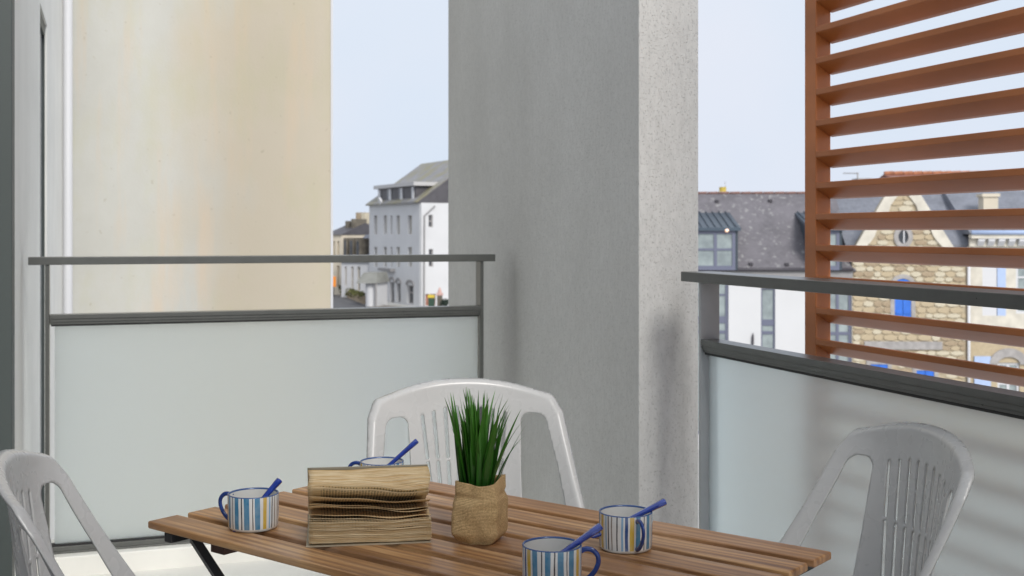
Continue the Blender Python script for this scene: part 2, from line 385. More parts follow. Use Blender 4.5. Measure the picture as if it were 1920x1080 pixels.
# ------------------------------------------------------------------ the town
def slate(name, base, spots=.0, dark=None, moss=None, sc=1.0):
    g = NG(name); o = g.coords(); dark = dark or tuple(c*.7 for c in base)
    br = g.new('ShaderNodeTexBrick'); g.l(g.coords(scale=(1, 1, 1)), br.inputs['Vector'])
    c = g.mix(g.ramp(g.noise(o, 1.3*sc, 5, .6), (.35, 0.), (.65, 1.)), dark, base)
    c = g.mix(g.math('MULTIPLY', g.ramp(g.noise(g.coords(scale=(5, 5, 9)), 1.6, 2), (.4, 0.), (.6, 1.)), .25), c, tuple(x*1.3 for x in base))
    if spots: c = g.mix(g.math('MULTIPLY', g.ramp(g.noise(g.coords(scale=(1, 1, .7)), 5.5, 4, .6), (.58, 0.), (.70, 1.)), spots), c, (.50, .50, .48))
    if moss: c = g.mix(g.math('MULTIPLY', g.ramp(g.noise(o, .5, 5), (.40, 0.), (.60, 1.)), .8), c, moss)
    g.l(c, g.b.inputs['Base Color']); g.b.inputs['Roughness'].default_value = .55; return g.m
M['slate'] = slate('slate', (.15, .14, .155), .42)
M['slate_blue'] = slate('slate_blue', (.19, .20, .235), .15)
M['slate_dark'] = slate('slate_dark', (.085, .08, .09), 0)
M['slate_moss'] = slate('slate_moss', (.24, .235, .25), .2, moss=(.23, .21, .12))
M['house_white'] = mat('house_white', (.60, .60, .61), .85, var=.04, vscale=.5)
M['house_cream'] = mat('house_cream', (.62, .55, .44), .85, var=.1, vscale=1)
M['win_frame_v'] = mat('window_frame_violet_grey', (.13, .14, .20), .5)
M['pane_pale'] = mat('pane_pale_reflection', (.34, .39, .39), .15, var=.25, vscale=2.5, col2=(.20, .23, .24))
M['pane_dark'] = mat('pane_dark', (.06, .065, .075), .15, var=.3, vscale=2)
M['zinc'] = mat('zinc_blue', (.075, .10, .13), .4, metal=.3, var=.1)
M['zinc_dark'] = mat('zinc_dark', (.035, .05, .065), .5, var=.1)
M['gutter'] = mat('gutter_dark', (.05, .045, .055), .5)
M['eave_grey'] = mat('eave_grey', (.27, .26, .26), .7, var=.05)
M['clay'] = mat('clay_tile', (.24, .095, .065), .8, var=.3, vscale=3)
M['clay_bright'] = mat('orange_roof_tile', (.38, .15, .075), .8, var=.3, vscale=5)
M['stone_a'] = mat('rubble_stone', (.50, .41, .275), .9, vscale=9, bump=.6, bscale=14, col2=(.42, .34, .23))
M['stone_b'] = mat('rubble_stone_pale', (.56, .50, .38), .9, var=.15, vscale=5, bump=.6, bscale=14)
M['stone_c'] = mat('rubble_stone_brown', (.46, .37, .26), .9, vscale=8, bump=.6, bscale=14, col2=(.26, .19, .12))
M['mortar'] = mat('mortar', (.45, .38, .27), .95, var=.1, vscale=4)
M['dressed'] = mat('dressed_stone', (.62, .58, .50), .85, var=.15, vscale=3)
M['granite'] = mat('granite', (.36, .34, .33), .85, var=.2, vscale=6)
M['shut_blue'] = mat('shutter_blue', (.035, .16, .62), .45, var=.1, vscale=5)
M['shut_pale'] = mat('shutter_pale_blue', (.40, .50, .72), .5, var=.05)
M['brick_red'] = mat('chimney_brick', (.32, .14, .10), .9, var=.3, vscale=4)
M['stone_dark'] = mat('dark_masonry', (.17, .15, .12), .9, var=.35, vscale=1.5)
M['asphalt'] = mat('asphalt', (.10, .10, .105), .9, var=.15, vscale=1)
M['pave'] = mat('pavement', (.22, .20, .18), .9, var=.2, vscale=1)
M['hedge'] = mat('moss_hedge', (.11, .115, .04), .95, var=.5, vscale=2, bump=1, bscale=8)
M['orange'] = mat('orange_sign', (.75, .25, .03), .5)
M['bin_green'] = mat('bin_green', (.03, .07, .045), .5); M['bin_yellow'] = mat('bin_yellow', (.65, .48, .05), .5)
M['pink_stone'] = mat('pink_cap', (.55, .36, .32), .8, var=.1)
lampm = bpy.data.materials.new('warm_bulb'); lampm.use_nodes = True
lampm.node_tree.nodes['Principled BSDF'].inputs['Emission Color'].default_value = (1, .42, .09, 1); lampm.node_tree.nodes['Principled BSDF'].inputs['Emission Strength'].default_value = .62

def window(par, x0, x1, z0, z1, y=.10, fr='win_frame_v', pn='pane_pale', cols=2, rows=(), fw=.05, T=None, name='window'):
    m = MB(T); m.box(x0, x0+fw, y-.05, y, z0, z1).box(x1-fw, x1, y-.05, y, z0, z1).box(x0+fw, x1-fw, y-.05, y, z0, z0+fw).box(x0+fw, x1-fw, y-.05, y, z1-fw, z1)
    for k in range(1, cols):
        c = x0 + (x1-x0)*k/cols; m.box(c-fw*.5, c+fw*.5, y-.045, y, z0+fw, z1-fw)
    for r_, h in rows: m.box(x0+fw, x1-fw, y-.042, y-.002, r_-h/2, r_+h/2)
    f = m.build(name, M[fr], par); MB(T).box(x0+fw*.5, x1-fw*.5, y-.015, y-.005, z0+fw*.5, z1-fw*.5).build('pane', M[pn], f); return f

# --- slate roofed modern house on the right (about 40 m away)
fs_ = F(5.2, 38.35, R(-1.5)); X = fs_.x; Zf = lambda py, px=1400: fs_.z(px, py)
h = thing('house', 'white house with a big grey slate roof and glazed dormers', 'house', fs_.loc(), fs_.rz())
xl, xr = X(1215), X(1597.5); ze = Zf(514); zr = Zf(357); top = Zf(521)
bayL, bayR = X(1262), X(1366); s0, s1 = X(1427), X(1453.5); gl0, gl1 = X(1545), X(1597)
m = MB(); wall_holes(m, xl, xr, ZG, top, [(bayL, bayR, ZG+.5, top-.01), (s0, s1, Zf(665), Zf(540)), (gl0, gl1, ZG+.5, top-.01)], dep=.12, thick=.4); m.build('wall', M['house_white'], h)
MB().box(xl, xr, -.10, .1, top+.003, Zf(508)).build('eaves_board', M['eave_grey'], h)
MB().tube([(xl, -.16, Zf(505)), (xr, -.16, Zf(505))], .055, 10).build('gutter', M['gutter'], h, smooth=True)
rf = MB().prism([(-.12, Zf(507)), (2.7, zr), (2.7, zr-.12), (-.05, Zf(507)-.06)], xl-.1, xr+.1, 'x').build('roof', M['slate'], h)
rt = MB(); k = xl
while k < xr: rt.tube([(k, 2.7, zr+.0), (k+.36, 2.7, zr+.012)], .045, 8); k += .38
rt.build('ridge_tiles', mat('dull_clay', (.22, .12, .10), .9), rf, smooth=True)
MB().prism([(2.7, zr-.13), (5.6, ze), (5.6, ZG), (.4, ZG), (.4, ze)], xl+.02, xr-.02, 'x').build('rear_body', M['slate'], h)
cx0 = X(1381); chm = MB().box(cx0-.17, cx0+.17, 2.75, 3.15, zr-.3, zr+.06).build('chimney', M['house_cream'], h)
MB().tube([(cx0, 2.95, zr+.06), (cx0, 2.95, zr+.22)], .12, 10).build('chimney_pot', mat('yellow_pot', (.5, .38, .07), .8), chm)
MB().tube([(cx0+.09, 2.95, zr+.2), (cx0+.09, 2.95, zr+.42)], .008, 6).build('aerial', M['granite'], chm)
def roofy(z): return -.12 + (z-Zf(507))/(zr-Zf(507))*2.82
for px, py in ((1364, 372), (1470.5, 371), (1408.5, 493.5), (1476, 494)):
    z = Zf(py+2); y = roofy(z); MB().box(X(px)-.06, X(px)+.06, y-.09, y+.06, z-.04, z+.05).build('roof_vent', M['gutter'], rf)
def dormer(px0, px1, ptop0):
    x0, x1 = X(px0), X(px1-22); dm = MB(); zt = Zf(427); zb = Zf(506); zk = Zf(399); yk = roofy(zk); y0 = -.35
    # cheeks and body
    dm.prism([(y0+.1, zb), (y0+.1, zt+.05), (yk+.15, zk-.02), (yk+.15, zb)], x1-.06, x1+.02, 'x'); dm.prism([(y0+.1, zb), (y0+.1, zt+.05), (yk+.15, zk-.02), (yk+.15, zb)], x0-.02, x0+.06, 'x')
    d = dm.build('dormer', M['zinc_dark'], h)
    x1r = x1+.42*(zk-zt)/.5
    rr = MB(); rr.add([(x0-.1, y0, zt), (x1+.10, y0, zt), (x1+.10, yk+.1, zk+.05), (x0-.1, yk+.1, zk+.05), (x0-.1, y0, zt-.10), (x1+.10, y0, zt-.10), (x1+.10, yk+.1, zk-.06), (x0-.1, yk+.1, zk-.06)],
                      [(0,1,2,3), (4,7,6,5), (0,4,5,1), (1,5,6,2), (2,6,7,3), (3,7,4,0)])
    rr.build('dormer_roof', M['zinc'], d)
    sm = MB(); k = x0
    sl = (zk+.05-zt)/(yk+.1-y0)
    while k < x1+.1:
        sm.add([(k-.02, y0+.005, zt+.001), (k+.02, y0+.005, zt+.001), (k+.02, yk+.1, zk+.051), (k-.02, yk+.1, zk+.051), (k-.012, y0+.005, zt+.05), (k+.012, y0+.005, zt+.05), (k+.012, yk+.1, zk+.10), (k-.012, yk+.1, zk+.10)],
               [(0,3,2,1), (4,5,6,7), (0,1,5,4), (1,2,6,5), (2,3,7,6), (3,0,4,7)]); k += .22
    sm.build('roof_seams', M['zinc'], d)
    window(h, x0+.06, x1-.06, Zf(506), zt-.10, y=y0+.15, cols=max(2, round((x1-x0)/.58)), rows=((Zf(467.5), .07), (Zf(502), .14)), fw=.10, name='dormer_window')
    return y0
dormer(1262, 1402, 398); dormer(1520, 1596, 398)
b = bpy.data.objects.new('bulb', None); bpy.data.objects.remove(b)
MB().lathe([(.001, -.06), (.05, -.04), (.07, 0), (.05, .04), (.001, .06)], 12).build('lamp', lampm, h, smooth=True).location = (X(1360), -.32, Zf(432))
window(h, bayL, bayR, ZG+.5, top-.01, cols=3, rows=((Zf(600), .22), (Zf(623), .1), (Zf(553), .06)), fw=.09)
window(h, gl0, gl1, ZG+.5, top-.01, cols=2, rows=((Zf(600), .16), (Zf(625), .1), (Zf(548), .08)), fw=.09)
window(h, s0, s1, Zf(665), Zf(540), cols=1, rows=((Zf(605), .20), (Zf(624), .10)), fw=.05)
MB().prism([(X(1410), Zf(648)), (X(1413), Zf(645)), (X(1413), Zf(630)), (X(1411.5), Zf(624)), (X(1409), Zf(632)), (X(1408.5), Zf(645))], -.05, -.002, 'y').build('wall_lamp', M['gutter'], h)

# --- rubble stone house with the gable (about 38 m)
f2 = F(10.8, 38.2, R(-3)); X = f2.x; Zf = lambda py, px=1700: f2.z(px, py)
h = thing('stone_house', 'ochre rubble stone house with a cream-edged gable and bright blue shutters', 'house', f2.loc(), f2.rz())
hx0, hx1 = X(1598), X(1812); cxm = X(1692); zgb = Zf(465); zgt = Zf(338)
gl, gr = X(1604), X(1785)
body = MB(); wins = [(X(1677), X(1708), Zf(595), Zf(534)), (X(1632), X(1664), Zf(745), Zf(683)), (X(1718), X(1751), Zf(750), Zf(694))]
wall_holes(body, hx0, hx1, ZG, zgb, wins, dep=.14, thick=5)
body.prism([(gl, zgb), (gr, zgb), (cxm+.22, zgt), (cxm-.22, zgt)], 0.0, .4, 'y')
body.build('wall', M['mortar'], h)
# individual rubble stones, proud of the mortar
sm_ = []
rnd = random.Random(5)
for kind in range(5):
    m = MB(); n = 8; pts = []
    for k in range(n):
        th = 2*PI*(k+.5)/n; e = 1/max(abs(math.cos(th)), abs(math.sin(th)))
        pts.append((.5*math.cos(th)*e*rnd.uniform(.92, 1), .5*math.sin(th)*e*rnd.uniform(.90, 1)))
    m.prism(pts, -.035, .01, 'y'); me = m.mesh('stone', M['mortar']); me.materials.clear(); me.materials.append(None); sm_.append(me)
oval_c = (X(1693), Zf(444)); nst = 0
z = Zf(752)
while z < zgt-.05:
    hh = rnd.uniform(.15, .22); x = hx0+.02
    while x < hx1-.1:
        ww = rnd.uniform(.22, .46); ww = min(ww, hx1-.02-x); cx_, cz_ = x+ww/2, z+hh/2; x += ww
        ok = True
        for a_, b_, c_, d_ in wins:
            if a_-.16 < cx_ < b_+.16 and c_-.12 < cz_ < d_+.30: ok = False
        if cz_ > zgb-.02:
            q = (cz_+hh/2-zgb)/(zgt-zgb)
            if not (gl+(cxm-.22-gl)*q+.16 < cx_-ww/2 and cx_+ww/2 < gr+(cxm+.22-gr)*q-.16): ok = False
        if abs(cx_-oval_c[0]) < .36 and abs(cz_-oval_c[1]) < .42: ok = False
        if ok and nst < 299 and ww > .12:
            o = bpy.data.objects.new('stone', rnd.choice(sm_)); COL.objects.link(o); o.parent = h; o.location = (cx_, -.001, cz_); o.scale = (ww*.97, 1, hh*.96)
            o.material_slots[0].link = 'OBJECT'; o.material_slots[0].material = M[rnd.choice(['stone_a', 'stone_a', 'stone_b', 'stone_b', 'stone_c'])]; nst += 1
    z += hh
print('stones', nst)
# curly cream copings on both slopes
for sgn, bx in ((-1, gl), (1, gr)):
    tx = cxm + sgn*.22; m = MB(); N = 11; outl = []; inl = []
    for k in range(N+1):
        q = k/N; px_ = bx+(tx-bx)*q; pz_ = zgb+(zgt-zgb)*q
        wv_ = .26 + .10*abs(math.sin(q*PI*3.0))
        outl.append((px_+sgn*.05, pz_)); inl.append((px_-sgn*wv_, pz_-.02))
    for k in range(N):
        m.prism([outl[k], outl[k+1], inl[k+1], inl[k]], -.085, -.0, 'y')
    m.build('coping', M['dressed'], h)
MB().box(cxm-.30, cxm+.30, -.09, .42, zgt, zgt+.10).build('gable_cap', M['dressed'], h)
# oval window with its granite surround
m = MB(); n = 24
for k in range(n):
    t0, t1 = 2*PI*k/n, 2*PI*(k+1)/n
    m.prism([(oval_c[0]+.16*math.cos(t0), oval_c[1]+.22*math.sin(t0)), (oval_c[0]+.16*math.cos(t1), oval_c[1]+.22*math.sin(t1)), (oval_c[0]+.30*math.cos(t1), oval_c[1]+.36*math.sin(t1)), (oval_c[0]+.30*math.cos(t0), oval_c[1]+.36*math.sin(t0))], -.07, -.001, 'y')
ov = m.build('oval_window', M['granite'], h)
MB().prism([(oval_c[0]+.165*math.cos(2*PI*k/n), oval_c[1]+.225*math.sin(2*PI*k/n)) for k in range(n)], -.012, -.002, 'y').build('pane', M['pane_dark'], ov)
MB().box(oval_c[0]+.00, oval_c[0]+.04, -.05, -.013, oval_c[1]-.20, oval_c[1]+.20).build('glazing_bar', M['white_trim'], ov)
for i_, (a_, b_, c_, d_) in enumerate(wins):
    s = MB(); n = 10; mid = (a_+b_)/2; hw = (b_-a_)/2
    s.box(a_-.13, a_, -.045, .02, c_, d_).box(b_, b_+.13, -.045, .02, c_, d_).box(a_-.13, b_+.13, -.055, .02, c_-.1, c_-.002)
    if i_ == 0:
        for k in range(n):
            t0, t1 = PI*k/n, PI*(k+1)/n
            s.prism([(mid+(hw)*math.cos(t0), d_+.20*math.sin(t0)), (mid+hw*math.cos(t1), d_+.20*math.sin(t1)), (mid+(hw+.14)*math.cos(t1), d_+.34*math.sin(t1)+.0), (mid+(hw+.14)*math.cos(t0), d_+.34*math.sin(t0))], -.045, .02, 'y')
    else: s.box(a_-.13, b_+.13, -.045, .02, d_, d_+.16)
    s.build('window_surround', M['granite'], h)
    for q in (0, 1):
        x0_, x1_ = (a_, mid-.008) if q == 0 else (mid+.008, b_)
        m = MB().box(x0_, x1_, -.02, .02, c_, d_)
        if i_ == 0: m.prism([(mid-(.008 if q == 0 else -.008), d_+.001)] + [(mid+(-1 if q == 0 else 1)*(hw)*math.cos(PI/2*k/6), d_+.001+.19*math.sin(PI/2*k/6)) for k in range(7)], -.02, .02, 'y')
        for zz in (c_+.15, d_-.15): m.box(x0_+.03, x1_-.03, -.045, -.0205, zz-.03, zz+.03)
        for kk in range(1, 3): xx = x0_+(x1_-x0_)*kk/3; m.box(xx-.004, xx+.004, -.026, -.0205, c_+.02, c_+.10)
        m.build('shutter', M['shut_blue'], h)
MB().box(X(1620), X(1766), -.07, -.001, Zf(655), Zf(640)).build('lintel_band', M['granite'], h)
# main slate roof behind the gable
zr2 = Zf(358)
MB().prism([(.42, zgb+.1), (3.0, zr2), (5.5, zgb-.4), (.42, zgb-.4)], hx0-.12, X(1860), 'x').build('roof', M['slate_blue'], h)
dpx = X(1815)
p = MB().tube([(dpx, -.08, ZG), (dpx, -.08, zgb)], .05, 8).build('downpipe', M['white_trim'], h, smooth=True)

# --- right-hand neighbour with the bracketed cornice
f3 = F(f2.o[0]+f2.x(1822)*f2.c, f2.o[1]+f2.x(1822)*f2.s+.25, R(-3)); X = f3.x; Zf = lambda py, px=1870: f3.z(px, py)
h = thing('house', 'pale house with a white bracketed cornice and pale blue shutters', 'house', f3.loc(), f3.rz())
x1 = X(2080); w2 = [(X(1842), X(1886), Zf(592), Zf(482)), (X(1905), X(1950), Zf(588), Zf(492)), (X(1870), X(1912), ZG+.6, Zf(680))]
m = MB(); wall_holes(m, 0, x1, Zf(640), Zf(462), w2[:2], dep=.15, thick=4); m.build('upper_wall', M['dressed'], h)
m = MB(); wall_holes(m, 0, x1, ZG, Zf(641), w2[2:], dep=.15, thick=4); m.build('lower_wall', M['stone_a'], h)
MB().box(.0, x1, -.28, -.002, Zf(447), Zf(440)).box(.0, x1, -.10, -.002, Zf(462), Zf(448)).build('cornice', M['dressed'], h)
x = X(1836); me = None
while x < x1:
    MB().prism([(-.11, Zf(461)), (-.25, Zf(452)), (-.25, Zf(447.6)), (-.11, Zf(447.6))], x-.10, x+.10, 'x').build('bracket', M['white_trim'], h); x += X(1850)-X(1831)
MB().tube([(0, -.3, Zf(436)), (x1, -.3, Zf(436))], .07, 8).build('gutter', M['shut_pale'], h, smooth=True)
MB().prism([(-.2, Zf(439)), (2.6, Zf(352)), (5, Zf(439))], .0, x1, 'x').build('roof', M['slate_blue'], h)
c = MB().box(X(1856), X(1884), .6, 1.1, Zf(425), Zf(368)).box(X(1853), X(1887), .55, 1.15, Zf(368)+.001, Zf(362)).build('chimney', M['house_cream'], h)
MB().box(w2[0][0]-.0, w2[0][0]+(w2[0][1]-w2[0][0])*.62, .02, .06, w2[0][2], w2[0][3]).build('blind', M['white_trim'], h)
MB().box(w2[0][0]+(w2[0][1]-w2[0][0])*.64, w2[0][1], -.0, .05, w2[0][2], w2[0][3]).build('shutter', M['shut_pale'], h)
window(h, *w2[1], fr='white_trim', pn='pane_pale', cols=2, rows=((Zf(520), .06),), fw=.08)
window(h, *w2[2], fr='white_trim', pn='pane_pale', cols=2, rows=((Zf(720), .06),), fw=.08)
m = MB(); mid = (w2[2][0]+w2[2][1])/2; hw = (w2[2][1]-w2[2][0])/2; zt = w2[2][3]-.05
for k in range(12):
    t0, t1 = PI*k/12, PI*(k+1)/12
    m.prism([(mid+(hw)*math.cos(t0), zt+.24*math.sin(t0)), (mid+hw*math.cos(t1), zt+.24*math.sin(t1)), (mid+(hw+.26)*math.cos(t1), zt+.52*math.sin(t1)), (mid+(hw+.26)*math.cos(t0), zt+.52*math.sin(t0))], -.06, -.001, 'y')
m.build('stone_arch', M['granite'], h)
for a_, b_ in ((X(1826), X(1857)), (X(1925), X(1950))): MB().box(a_, b_, -.05, -.002, Zf(790), Zf(668)).build('shutter', M['shut_pale'], h)

# --- red tiled roof and chimney stack farther back
f4 = F(16.3, 52, R(-4)); X = f4.x; Zf = lambda py, px=1720: f4.z(px, py)
h = thing('house', 'distant house of which only an orange tiled ridge shows above the stone gable', 'house', f4.loc(), f4.rz())
MB().box(X(1686), X(1880), .5, 4.5, ZG, Zf(333)).build('wall', M['house_white'], h)
rf = MB().prism([(0, Zf(338)), (2.5, Zf(322)), (5, Zf(338))], X(1682), X(1884), 'x').build('roof', M['clay'], h)
x = X(1684)
while x < X(1880): MB().tube([(x, 2.5, Zf(321)), (x+.40, 2.5, Zf(320))], .12, 8).build('ridge_tile', M['clay_bright'], rf); x += .43
f5 = F(15.0, 50, R(0)); X = f5.x; Zf = lambda py, px=1640: f5.z(px, py)
h = thing('house', 'distant grey roof with a chimney and television aerial', 'house', f5.loc(), f5.rz())
MB().prism([(0, Zf(372)), (2.5, Zf(345)), (5, Zf(372)), (5, ZG), (0, ZG)], X(1560), X(1668), 'x').build('wall', M['slate_blue'], h)
c = MB().box(X(1628), X(1656), 1.5, 2.4, Zf(345), Zf(331)).build('chimney', M['granite'], h)
m = MB().tube([(X(1634), 2, Zf(331)), (X(1634), 2, Zf(319))], .03, 6).tube([(X(1606), 2, Zf(320.5)), (X(1636), 2, Zf(320.5))], .02, 6)
for k in range(5): xx = X(1608+k*6); m.tube([(xx, 1.8, Zf(320.5)), (xx, 2.2, Zf(320.5))], .015, 4)
m.build('aerial', M['granite'], c)

# --- street on the left: white corner building (corner about 112 m away)
fA = F(-15.0, 125, math.atan2(-.9, .4375)); X = fA.x; LEN = 14.4
Zf = lambda px, py: fA.z(px, py)
h = thing('apartment_building', 'tall white corner building with slate attic and rows of narrow windows', 'building', fA.loc(), fA.rz())
ez = 4.05; GW = 11.86
cols_ = [(701.5, 707), (719.5, 725), (732.5, 735.5), (743.5, 749.5), (765, 772)]
holes = []
for a_, b_ in cols_:
    zc = Zf((a_+b_)/2, 404); zb_ = Zf((a_+b_)/2, 439); holes.append((X(a_), X(b_), zb_, zc))
    zc = Zf((a_+b_)/2, 463); zb_ = Zf((a_+b_)/2, 500); holes.append((X(a_), X(b_), zb_, zc))
gnd = [(X(718.5), X(726.5), Zf(722, 566), Zf(722, 527)), (X(731), X(739), Zf(735, 568), Zf(735, 529)), (X(743.5), X(751), ZG+.15, Zf(747, 531)), (X(763), X(775), ZG+.15, Zf(769, 535))]
m = MB(); wall_holes(m, 0, LEN, ZG, ez, holes + gnd, dep=.35, thick=GW); m.build('front_wall', M['house_white'], h)
for q in holes:
    w_ = window(h, *q, y=.33, fr='house_cream', pn='pane_pale', cols=1, rows=(), fw=.10)
for q in gnd:
    window(h, *q, y=.33, fr='granite', pn='pane_dark', cols=1, rows=((q[3]-.7, .12),), fw=.12)
    m = MB(); mid = (q[0]+q[1])/2; hw = (q[1]-q[0])/2
    for k in range(8):
        t0, t1 = PI*k/8, PI*(k+1)/8
        m.prism([(mid+hw*math.cos(t0), q[3]+.001+.30*math.sin(t0)), (mid+hw*math.cos(t1), q[3]+.001+.30*math.sin(t1)), (mid+(hw+.25)*math.cos(t1), q[3]+.001+.55*math.sin(t1)), (mid+(hw+.25)*math.cos(t0), q[3]+.001+.55*math.sin(t0))], -.08, -.001, 'y')
    m.build('window_arch', M['eave_grey'], h)
MB().box(X(717), X(741), -.5, -.002, Zf(729, 508), Zf(729, 503)).build('balcony_slab', M['eave_grey'], h)
# gable side
fB = F(-15+LEN*.4375, 125-LEN*.9, math.atan2(.4375, .9)); TB = Matrix.Translation((LEN+.265, 0, 0)) @ Matrix.Rotation(R(90), 4, 'Z')
XB = fB.x; ZB = lambda px, py: fB.z(px, py)
gh = [(XB(801.5), XB(809.5), ZB(806, 426), ZB(806, 403)), (XB(802), XB(810), ZB(806, 500), ZB(806, 467)), (XB(796), XB(815), ZG+.1, ZB(806, 551))]
m = MB(TB @ Matrix.Translation((0, -.004, 0))); wall_holes(m, .05, GW, ZG, ez, gh, dep=.25, thick=.26); m.build('side_wall', M['house_white'], h)
for q in gh[:2]: window(h, *q, y=.2, fr='granite', pn='pane_dark', cols=1, rows=((sum(q[2:])/2, .1),), fw=.09, T=TB)
MB(TB).box(gh[2][0], gh[2][1], .18, .24, gh[2][2], gh[2][3]).build('archway', M['brick_red'], h)
MB(TB).tube([(1.4, -.12, ez-.3), (.35, -.12, ez-1.2), (.3, -.12, ZG)], .07, 8).build('drainpipe', M['eave_grey'], h)
MB(TB).tube([(7.4, -.12, ez-.1), (7.4, -.12, ZG)], .06, 8).build('drainpipe', M['eave_grey'], h)
zrid = 8.63
rf = MB(); rf.prism([(-.35, ez-.0), (-.35, ez+.15), (GW/2, zrid), (GW+.35, ez+.15), (GW+.35, ez)], -.2, LEN+.05, 'x'); rf = rf.build('roof', M['slate_moss'], h)
MB().prism([(-.30, ez+.02), (GW/2, zrid-.15), (GW+.3, ez+.02)], LEN+.055, LEN+.15, 'x').build('slate_gable', M['slate_dark'], h)
# long attic dormer
zt = 5.72; dx0, dx1 = X(706), X(776.5)
MB().box(dx0, dx1, .16, 4.6, ez+.1, zt).build('attic_front', M['slate_dark'], h)
MB().box(dx0-.4, dx1+.4, -.2, 5.2, zt+.003, zt+.36).build('attic_cornice', mat('cornice_pale', (.48, .47, .47), .7), h)
for a_ in (709.7, 729.5, 751, 772): MB().box(X(a_-1.6), X(a_+1.8), .06, .158, ez+.3, zt-.1).build('window_shutter', M['white_trim'], h)
for a_ in (725.5, 747.5): MB().box(X(a_-1.8), X(a_+1.6), .10, .158, ez+.3, zt-.1).build('attic_window', M['pane_dark'], h)
MB().tube([(X(720), -.5, ez+.35), (X(720), -.3, ez+.42)], .35, 12).build('satellite_dish', M['white_trim'], h)

def row_house(label, px0, px1, dep, eave, ridge, wallm, roofm, wins=(), dormers=(), chim=(), cat='house', dpt=8):
    f = F((px0-CX)/FPX*dep, dep, math.atan2(-.9, .4375)*.0 + R(-35)); X_ = f.x
    h_ = thing('house', label, cat, f.loc(), f.rz()); L_ = X_(px1); Z_ = lambda px, py: f.z(px, py); c0 = (px0+px1)/2
    ez_, rz_ = Z_(c0, eave), Z_(c0, ridge); hl = [(X_(a_), X_(b_), Z_((a_+b_)/2, d_), Z_((a_+b_)/2, c_)) for a_, b_, c_, d_ in wins]
    m_ = MB(); wall_holes(m_, 0, L_, ZG, ez_, hl, dep=.3, thick=dpt); m_.build('wall', wallm, h_)
    for q in hl: window(h_, *q, y=.28, fr='house_cream', pn='pane_dark', cols=1, fw=.08)
    rf_ = MB().prism([(-.2, ez_), (dpt/2, rz_), (dpt, ez_)], -.1, L_+.1, 'x').build('roof', roofm, h_)
    for a_, b_, c_, d_, mm in dormers:
        q = MB().box(X_(a_), X_(b_), -.15, 2.5, Z_(a_, d_), Z_(a_, c_)).build('dormer', mm, h_); MB().box(X_(a_)+.12, X_(b_)-.12, -.18, -.152, Z_(a_, d_)+.2, Z_(a_, c_)-.25).build('window', M['pane_dark'], q)
    for a_, b_, c_, d_, mm in chim:
        q = MB().box(X_(a_), X_(b_), 2.2, 4.4, Z_(a_, d_), Z_(a_, c_)).build('chimney', mm, rf_)
    return h_
row_house('low grey-roofed house with three stone dormers left of the tall white building', 640, 693, 128, 492, 440, M['house_white'], M['slate_blue'],
          wins=[(646, 650, 500, 536), (658, 662.5, 500, 544), (669.5, 675, 500, 545)],
          dormers=[(645.5, 652, 446, 490, M['stone_dark']), (656.5, 664, 447, 492, M['stone_dark']), (668.5, 676.5, 448, 492, M['stone_dark'])],
          chim=[(676, 686, 398, 445, M['brick_red']), (684, 692, 392, 448, M['stone_dark'])])
row_house('dark masonry house with a blocky chimney rising behind the low grey-roofed house', 640, 678, 139, 445, 410, M['stone_dark'], M['slate_dark'], chim=[(643, 652, 398, 440, M['stone_c']), (653, 660, 399, 445, M['stone_b'])])
row_house('cream house with dark windows at the far end of the street', 612, 641, 134, 440, 418, M['house_cream'], M['slate_dark'], wins=[(632, 636, 452, 480), (632, 636, 498, 538), (624, 628, 452, 480)], chim=[(622, 627, 414, 430, M['stone_dark']),(633, 638, 410, 430, M['stone_dark'])])

# porch in front of the white building, street furniture
fp = F((676-CX)/FPX*113, 113, R(-12)); X = fp.x; Zp = lambda px, py: fp.z(px, py)
h = thing('porch', 'white rounded street porch under a grey sloping canopy at the foot of the white building', 'porch', fp.loc(), fp.rz())
m = MB(); pl = [(X(686), 0)]
for k in range(9): th = PI*k/8; pl.append((X(700)-math.cos(th)*(X(711)-X(689))/2, -.7*math.sin(th)-.4))
pl += [(X(711), 2.5), (X(683), 2.5)]
MB().prism(pl[1:], ZG, Zp(695, 530), 'z').build('wall', M['house_white'], h)
m = MB(); x0, x1 = X(677), X(715); z0, z1 = Zp(695, 530), Zp(695, 511)
m.add([(x0, -1.5, z0), (x1, -1.5, z0), (x1, 2.6, z0), (x0, 2.6, z0), (x0+.2, .2, z1), (x1-.5, .2, z1), (x1-.3, 2.6, z1), (x0+.2, 2.6, z1)], [(0,3,2,1), (4,5,6,7), (0,1,5,4), (1,2,6,5), (2,3,7,6), (3,0,4,7)])
m.build('canopy', mat('canopy_grey', (.22, .22, .20), .7, var=.15, vscale=1), h); MB().tube([(X(713), -1.3, ZG), (X(713), -1.3, z0)], .12, 8).build('post', M['eave_grey'], h)

def gp(px, py): d_ = (CZ-ZG)*FPX/(py-HY); return (px-CX)/FPX*d_, d_
def strip(name, pts, z, m_, kind='structure'):
    mb = MB(); ps = [W(*p_) for p_ in pts]; n_ = len(ps); mb.add([(p_.x, p_.y, ZG+z) for p_ in ps], [tuple(range(n_))]); o = mb.build(name, m_); o['kind'] = kind; return o
strip('road', [gp(560, 552), gp(618, 551.5), gp(652, 560), gp(700, 577), gp(760, 600), (60, 60), (60, 42), (-60, 50)], .02, M['asphalt'])
strip('pavement', [gp(600, 549), gp(640, 549.5), gp(690, 571), gp(840, 581), gp(840, 600), gp(758, 602), gp(696, 578), gp(652, 561), gp(618, 552.5)], .06, M['pave'])
a_ = W(*gp(634, 551)); b_ = W(*gp(684, 570.5)); dv = b_-a_
lwl = thing('garden_wall', 'low mossy stone wall along the pavement below the grey-roofed house', 'wall', (a_.x, a_.y, ZG), math.atan2(dv.y, dv.x))
